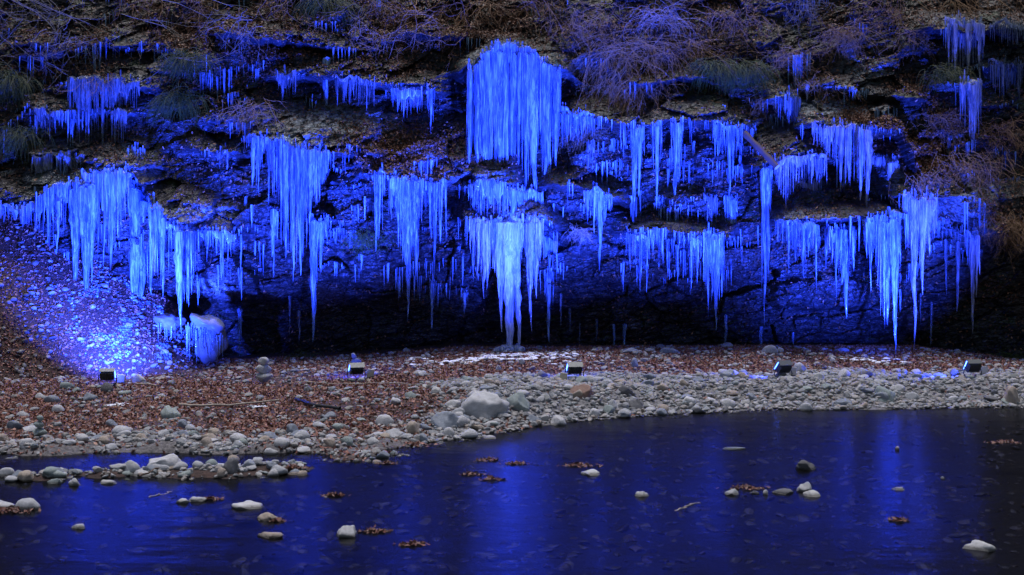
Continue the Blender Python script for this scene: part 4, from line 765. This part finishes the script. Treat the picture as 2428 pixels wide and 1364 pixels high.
# ------------------------------------------------------------------ floodlights
LAMPS = [  # px, py of the foot, aim (photo pixels), box offset, cone, power factor, label
 (255, 918, (320, 600), 34, 88, 1.2, 'floodlight at the foot of the scree shining up the left curtains'),
 (845, 905, (740, 370), 34, 70, 1.1, 'floodlight on cobbles with a grey visor, second from the left'),
 (1362, 905, (1235, 310), -26, 76, 1.35, 'middle floodlight behind the brown rock'),
 (1857, 900, (1540, 330), 22, 72, .95, 'fourth floodlight from the left, beside the round pale boulder'),
 (2306, 898, (2010, 500), 26, 76, 1.0, 'rightmost floodlight with blue lit stones on its left')]
for i, (px, py, aim, off, cone, pw, lb) in enumerate(LAMPS):
    p = at_ground(px, py)
    e = empty('floodlight', p, lb, 'floodlight', 'floodlights on the bank')
    tgt = Vector((XW(aim[0], 33.2), 33.2, ZW(aim[1], 33.2))); hd = p + Vector((0, 0, .27))
    dr = (tgt - hd).normalized(); q = dr.to_track_quat('Y', 'Z'); loc = Vector((0, 0, .27))
    def part(name, L, mat, bev=.006):
        o = obj(name, boxmesh(name, L, bev), M[mat], e); return o
    L = []; box(L, (.30, .11, .21), loc, q); part('housing', L, 'metal', .012)
    L = []
    for k in range(9): box(L, (.008, .05, .20), loc + q @ Vector((-.14 + k * .035, -.078, 0)), q)
    part('cooling_fins', L, 'metal', .001)
    L = []; box(L, (.36, .02, .012), loc + q @ Vector((0, .06, .122)), q); box(L, (.36, .02, .012), loc + q @ Vector((0, .06, -.122)), q); box(L, (.012, .02, .232), loc + q @ Vector((.174, .06, 0)), q); box(L, (.012, .02, .232), loc + q @ Vector((-.174, .06, 0)), q); part('front_frame', L, 'lidm', .002)
    L = []; box(L, (.33, .006, .225), loc + q @ Vector((0, .062, 0)), q); part('glass', L, 'glass', .001)
    L = []; box(L, (.34, .15, .008), loc + q @ Vector((0, .01, .134)), q); part('visor', L, 'lidm', .002)
    t = Tubes(5); t.add([loc + q @ Vector((-.19, 0, 0)), Vector((-.2, 0, .12)), Vector((-.15, 0, .01)), Vector((.15, 0, .01)), Vector((.2, 0, .12)), loc + q @ Vector((.19, 0, 0))], .013); obj('bracket', t.mesh('bracket'), M['metal'], e)
    ll = bpy.data.lights.new('floodlight_lamp', 'SPOT'); ll.energy = LAMP_W * pw; ll.color = LAMP_COL; ll.spot_size = R(cone); ll.spot_blend = 1.0; ll.shadow_soft_size = .10
    lo = bpy.data.objects.new('floodlight_lamp', ll); C.objects.link(lo); lo.location = hd + dr * .17; lo.rotation_euler = (-dr).to_track_quat('Z', 'Y').to_euler()
    # stray light of the wide lens over the stones beside the lamp
    sp_ = Vector((-1, .12, -.10)) if i in (3, 4) else Vector((dr.x, dr.y, .0)); sp_.normalize()
    l2 = bpy.data.lights.new('floodlight_spill', 'SPOT'); l2.energy = [40, 110, 60, 220, 520][i]; l2.color = LAMP_COL; l2.spot_size = R(165 if i < 3 else 110); l2.spot_blend = 1.0; l2.shadow_soft_size = .08
    so2 = bpy.data.objects.new('floodlight_spill', l2); C.objects.link(so2); so2.location = hd + sp_ * .24; so2.rotation_euler = (-sp_).to_track_quat('Z', 'Y').to_euler()
    b = at_ground(px + off, py - (8 if off > 0 else -2))
    eb = empty('junction_box', b, f'cream plastic junction box beside the {["left", "second", "middle", "fourth", "rightmost"][i]} floodlight', 'junction box', 'junction boxes of the floodlights')
    L = []; box(L, (.15, .10, .17), (0, 0, .12), Quaternion((0, 1, 0), .1)); obj('casing', boxmesh('casing', L, .008), M['box'], eb)
    L = []; box(L, (.16, .012, .18), (.0, -.06, .12), Quaternion((0, 1, 0), .1)); obj('lid', boxmesh('lid', L, .004), M['box'], eb)
    t = Tubes(5); pts = [(b.x, b.y, b.z + .04)]; 
    for k in range(1, 12):
        x = b.x + (p.x - b.x) * k / 11 + .12 * math.sin(k * 1.1 + i); y = b.y + (p.y - b.y) * k / 11 - .12 * math.sin(k * .286)
        pts.append((x, y, float(ground(x, y)) + .05))
    t.add(np.array(pts), .009); tag(obj('cable', t.mesh('cable'), M['rubber']), f'black cable running from the {["left", "second", "middle", "fourth", "rightmost"][i]} floodlight to its box', 'cable', 'floodlight cables')
    for k in range(4):
        a = -.6 + k * .4; s = random.uniform(.06, .09); x, y = p.x + a * .5, p.y - .12 - .05 * (k % 2)
        stone(Vector((x, y, float(ground(x, y)) + s * .5)), s * 2.2, s * 1.5, s * 1.8, ['tan', 'greenish grey', 'pale grey', 'tan'][k], f'{["leftmost tan", "greenish grey", "pale grey", "right-hand tan"][k]} cobble wedged under the {["left", "second", "middle", "fourth", "rightmost"][i]} floodlight', 'cobbles holding the floodlights')

# ------------------------------------------------------------------ sticks, hose, log
def stick(name, pts, r0, r1, mat, lb, cat='stick', lift=.05, n=14, wob=.02):
    W_ = [at_ground(a, b) for a, b in pts]; W_ = np.array([(q.x, q.y, q.z) for q in W_]); tt = np.linspace(0, len(W_) - 1, n)
    P = np.stack([np.interp(tt, range(len(W_)), W_[:, k]) for k in range(3)], -1); P[1:-1] += rng.normal(0, wob, (n - 2, 3)) * [1, 1, .4]
    P[:, 2] = np.maximum(P[:, 2], np.maximum(ground(P[:, 0], P[:, 1]), 0)) + lift
    t = Tubes(6); t.add(P, np.linspace(r0, r1, n)); return tag(obj(name, t.mesh(name), M[mat]), lb, cat)
stick('driftwood_stick', [(424, 966), (480, 969), (560, 967), (662, 955)], .030, .018, 'woodp', 'long pale driftwood stick lying on the leaves at left')
stick('black_hose', [(702, 954), (740, 967), (806, 976)], .035, .035, 'rubber', 'short black hose sticking out of the pebbles', 'hose', .06, wob=.008)
stick('driftwood_stick', [(1300, 895 + 20), (1390, 900)], .012, .008, 'woodp', 'thin twig on the gravel before the middle floodlight')
stick('driftwood_stick', [(700, 912), (800, 917), (900, 915), (1010, 921), (1110, 905)], .012, .006, 'woodp', 'very long thin twig in front of the second floodlight', lift=.06)
stick('driftwood_stick', [(608, 905), (700, 900)], .012, .008, 'woodp', 'thin twig beside the cairn at the dark hollow')
stick('driftwood_stick', [(320, 915), (372, 920)], .02, .016, 'woodp', 'short pale stick below the white glowing stone')
stick('driftwood_stick', [(330, 1138), (395, 1112), (420, 1100)], .014, .008, 'wood', 'brown twig propped against the dome-shaped boulder')
stick('driftwood_stick', [(352, 1180), (408, 1166)], .010, .006, 'woodp', 'slim stick afloat left of the two pale stones', lift=.0)
stick('driftwood_stick', [(1600, 1212), (1655, 1192)], .010, .006, 'woodp', 'slim stick afloat in the middle of the water', lift=.0)
stick('driftwood_stick', [(2095, 882), (2125, 893)], .012, .010, 'woodp', 'white twig on the right gravel bank left of the blue lit stones')
t = Tubes(12); a = lip(1838, 398); b = a + Vector((-.75, .35, .95))
P = np.linspace(b, a + Vector((0, -.25, 0)), 12); t.add(P, .085 + .01 * np.sin(np.arange(12) * 1.7)); lo = obj('fallen_log', t.mesh('fallen_log'), M['wood']); tag(lo, 'short brown log slanting down the rock left of the layered right ledges', 'log')
vv = [(0., 0., 0.)] + [(0,) * 3] * 0
th = np.arange(12) * 2 * math.pi / 12
d_ = Vector(P[-1] - P[-2]).normalized(); aa = d_.orthogonal().normalized(); bb = d_.cross(aa)
ring = [np.array(Vector(P[-1]) + (aa * math.cos(x) + bb * math.sin(x)) * .088 + d_ * .004) for x in th]
me = bpy.data.meshes.new('cut_end'); me.from_pydata([tuple(q) for q in ring], [], [tuple(range(12))]); obj('cut_end', me, M['woodp'], lo)

# ------------------------------------------------------------------ bare shrubs, roots and sedge
def strand(p, d, L, g, wob, n):
    pts = [np.array(p, float)]; d = np.array(d, float); d /= np.linalg.norm(d) + 1e-9
    for _ in range(n):
        d = d + rng.normal(0, wob, 3) + np.array([0, 0, -g]); d /= np.linalg.norm(d); pts.append(pts[-1] + d * L / n)
    return np.array(pts)
def shrub(px, py, rpx, n, lb, mat='twig', droop=.12, spread=(-180, 180), out=.9, r0=.011, wob=.16, kids=3, name='bare_shrub', cat='shrub', sub=True):
    p = lip(px, py, .2, .2); p.y -= .05
    e = empty(name, p, lb, cat, 'bare shrubs and hanging roots on the cliff')
    s = p.y / F; T1 = Tubes(4); T2 = Tubes(3); n = int(n * 1.35); r0 *= .85; wob *= 1.35; droop *= 1.15
    for i in range(n):
        a = R(random.uniform(*spread)); L = rpx * s * random.uniform(.45, 1.15)
        d = (math.cos(a), -out * random.uniform(.1, 1), math.sin(a))
        st = rng.normal(0, 1, 3) * [rpx * s * .30, .12, rpx * s * .12]; st[1] = abs(st[1]) * .5 - .05
        pts = strand(st, d, L, droop, wob, 9); rr = np.linspace(r0, r0 * .3, 10) * random.uniform(.7, 1.2)
        (T1 if i < 14 else T2).add(pts, rr)
        for _ in range(kids):
            j = random.randint(2, 8); dd = pts[j] - pts[j - 1]; dd = dd / np.linalg.norm(dd) + rng.normal(0, .5, 3)
            c = strand(pts[j], dd, L * random.uniform(.25, .6), droop * 1.1, wob * 1.1, 6); T2.add(c, np.linspace(r0 * .5, r0 * .2, 7))
            if sub:
                j = random.randint(2, 5); T2.add(strand(c[j], c[j] - c[j - 1] + rng.normal(0, .02, 3), L * .2, droop, wob, 4), r0 * .22)
    obj('stem', T1.mesh('stem'), M[mat], e)
    if T2.v: obj('twigs', T2.mesh('twigs'), M[mat], e, kind='stuff')
    return e
shrub(1140, 0, 200, 26, 'tangle of thick wavy roots hanging over the top of the central curtain', 'root', .10, (-165, -15), .8, .018, .28)
shrub(1060, 60, 120, 22, 'loose spray of twigs left of the hanging root tangle', 'twig', .08, (100, 260), .7, .010, .2)
shrub(1490, 110, 165, 120, 'large dense spray of fine violet twigs right of the central curtain', 'twig', .13, (-200, 20), .8, .008, .13, 4)
shrub(1480, 190, 120, 70, 'lower hanging part of fine twigs right of the central curtain', 'twig', .16, (-170, -20), .8, .007, .14, 4)
shrub(1572, 48, 85, 60, 'pale twig tuft arching above the large dense spray', 'twigp', .18, (-60, 200), .8, .009, .1, 2)
shrub(1640, -5, 110, 24, 'upper right branch running out of the picture above the pale tuft', 'twig', .03, (120, 210), .6, .012, .12)
shrub(690, -10, 150, 22, 'thin crooked branches hanging from the top left of the lone pillar', 'root', .09, (-150, -20), .8, .012, .3)
shrub(590, 60, 110, 14, 'sparse crooked twigs at the upper left of the lone pillar', 'dgrey', .08, (-200, -20), .7, .009, .25)
shrub(2000, 75, 75, 80, 'round bushy tuft of pinkish twigs at the upper right', 'twig', .1, (-190, 10), .8, .008, .2, 3)
shrub(1862, 130, 85, 46, 'open tangle of reddish twigs left of the round bushy tuft', 'twig', .09, (-200, 20), .8, .008, .25, 3)
shrub(2165, 80, 70, 34, 'dark twig tangle between the round tuft and the top right ice', 'twig', .05, (-180, 60), .8, .008, .22, 3)
shrub(2270, -5, 130, 34, 'arching reddish branches over the top right ice', 'twig', .12, (-170, 10), .8, .010, .12, 3)
shrub(2400, -10, 120, 20, 'crooked branches at the top right corner', 'root', .05, (-150, -30), .8, .011, .28, 3)
shrub(2300, 380, 130, 60, 'reddish twigs trailing down below the leafy brow', 'twig', .12, (-150, 10), .7, .008, .22, 3)
shrub(2400, 520, 90, 60, 'dense reddish twigs at the right edge under the leafy bank', 'twig', .15, (-150, -30), .7, .008, .2, 3)
shrub(2190, 420, 90, 30, 'thin twigs hanging right of the stepped violet curtain', 'twig', .14, (-140, -20), .7, .007, .2, 3)
shrub(0, 20, 260, 9, 'long thin branches reaching in from the top left corner', 'dgrey', .015, (-50, -20), .3, .012, .10, 3)
shrub(0, 130, 250, 8, 'long thin branches reaching in from the left edge', 'dgrey', .012, (-40, 5), .3, .010, .10, 3)
shrub(290, 40, 330, 9, 'long grey branches crossing the upper left slope', 'dgrey', .01, (-48, -5), .4, .011, .12, 4)
shrub(230, 190, 70, 18, 'short roots dangling before the tall dim icicle row', 'root', .12, (-150, -30), .8, .008, .25, 2)
shrub(860, 100, 110, 22, 'wispy twigs on the leafy slope left of the root tangle', 'twig', .06, (-60, 120), .6, .008, .2, 3)
shrub(1370, 545, 42, 40, 'small dry tuft on the wall right of the lower central formation', 'twigp', .08, (-200, 20), .8, .006, .15, 1)
shrub(1340, 60, 110, 18, 'thin twigs dangling over the right top of the central curtain', 'twig', .12, (-140, -20), .7, .009, .2, 3)
shrub(1390, 300, 90, 30, 'fine twigs trailing on the blue wall right of the central curtain', 'twig', .16, (-150, -30), .7, .006, .22, 3)
shrub(1810, 230, 80, 22, 'thin twigs right of the twin sedge clumps', 'twig', .1, (-160, 0), .7, .007, .22, 3)
for px, py, r_, n_, m_, lb_ in [(60, 10, 130, 26, 'dgrey', 'mossy hanging twigs in the very top left corner'), (330, 5, 130, 30, 'root', 'brown roots hanging at the top, right of the left corner'), (480, 10, 110, 26, 'twig', 'tangled twigs at the top above the high sedge clump'), (900, 5, 130, 44, 'root', 'dense root mat at the top left of the thick wavy roots'), (1280, 5, 120, 40, 'twig', 'hanging twigs at the top between the wavy roots and the violet spray'),
    (1400, 40, 110, 50, 'twig', 'twig thicket directly left of the large violet spray'), (1740, 40, 120, 46, 'root', 'brown root tangle on the slope right of the pale tuft'), (1900, 10, 110, 30, 'dgrey', 'thin grey twigs in the black gap at the top right of centre'), (2100, 10, 120, 34, 'root', 'brown twigs at the top left of the top right ice'), (1950, 190, 80, 26, 'twig', 'small twig tangle below the round bushy tuft'), (2380, 300, 110, 50, 'root', 'brown creeper tangle at the right edge above the leafy bank'), (600, 250, 100, 26, 'twig', 'low twigs on the leafy slope above the great bright curtain'), (1650, 110, 90, 40, 'twig', 'right flank of the violet twig spray near the twin sedge clumps'), (2240, 280, 90, 40, 'root', 'twig mat on the leafy brow at right')]:
    shrub(px, py, r_, n_, lb_, m_, .11, (-175, -5), .8, .009, .24, 3)
shrub(170, 90, 120, 22, 'grey twig tangle on the upper left leafy slope', 'dgrey', .05, (-180, 40), .6, .008, .22, 3)
def sedge(px, py, rpx, n, lb, up=False):
    p = lip(px, py, .2, .2); p.y -= .08
    if up: p = at_ground(px, py)
    e = empty('sedge_clump', p, lb, 'sedge clump', 'drooping sedge clumps'); s = p.y / F; T = Tubes(3)
    for i in range(n):
        a = R(random.uniform(0, 180)); L = rpx * s * random.uniform(.6, 1.3)
        T.add(strand(rng.normal(0, 1, 3) * [.24, .06, .10], (math.cos(a), -random.uniform(.2, 1), math.sin(a) * .5), L, .32, .07, 8), np.linspace(.008, .002, 9))
    obj('blades', T.mesh('blades'), M['grass'], e, kind='stuff')
sedge(448, 140, 70, 260, 'dark green sedge clump high left above the hanging one')
sedge(425, 235, 85, 260, 'sedge clump hanging beside the dark wall at upper left')
sedge(30, 190, 90, 260, 'green sedge clump at the left edge')
sedge(780, 5, 90, 240, 'sedge clump at the top edge left of centre')
sedge(1695, 160, 80, 240, 'left of the twin sedge clumps on the right of centre')
sedge(1768, 165, 80, 240, 'right of the twin sedge clumps on the right of centre')
sedge(2240, 175, 55, 160, 'small sedge clump below the top right ice')
sedge(60, 320, 80, 200, 'dark sedge clump low at the left edge')
sedge(870, 560, 50, 120, 'faint sedge clump on the dark wall left of the leafy ledge curtain')
sedge(2390, 850, 60, 200, 'low green sedge clump at the foot of the cliff far right', True)
sedge(720, 850, 45, 120, 'low dark sedge at the cliff foot beside the dark hollow', True)
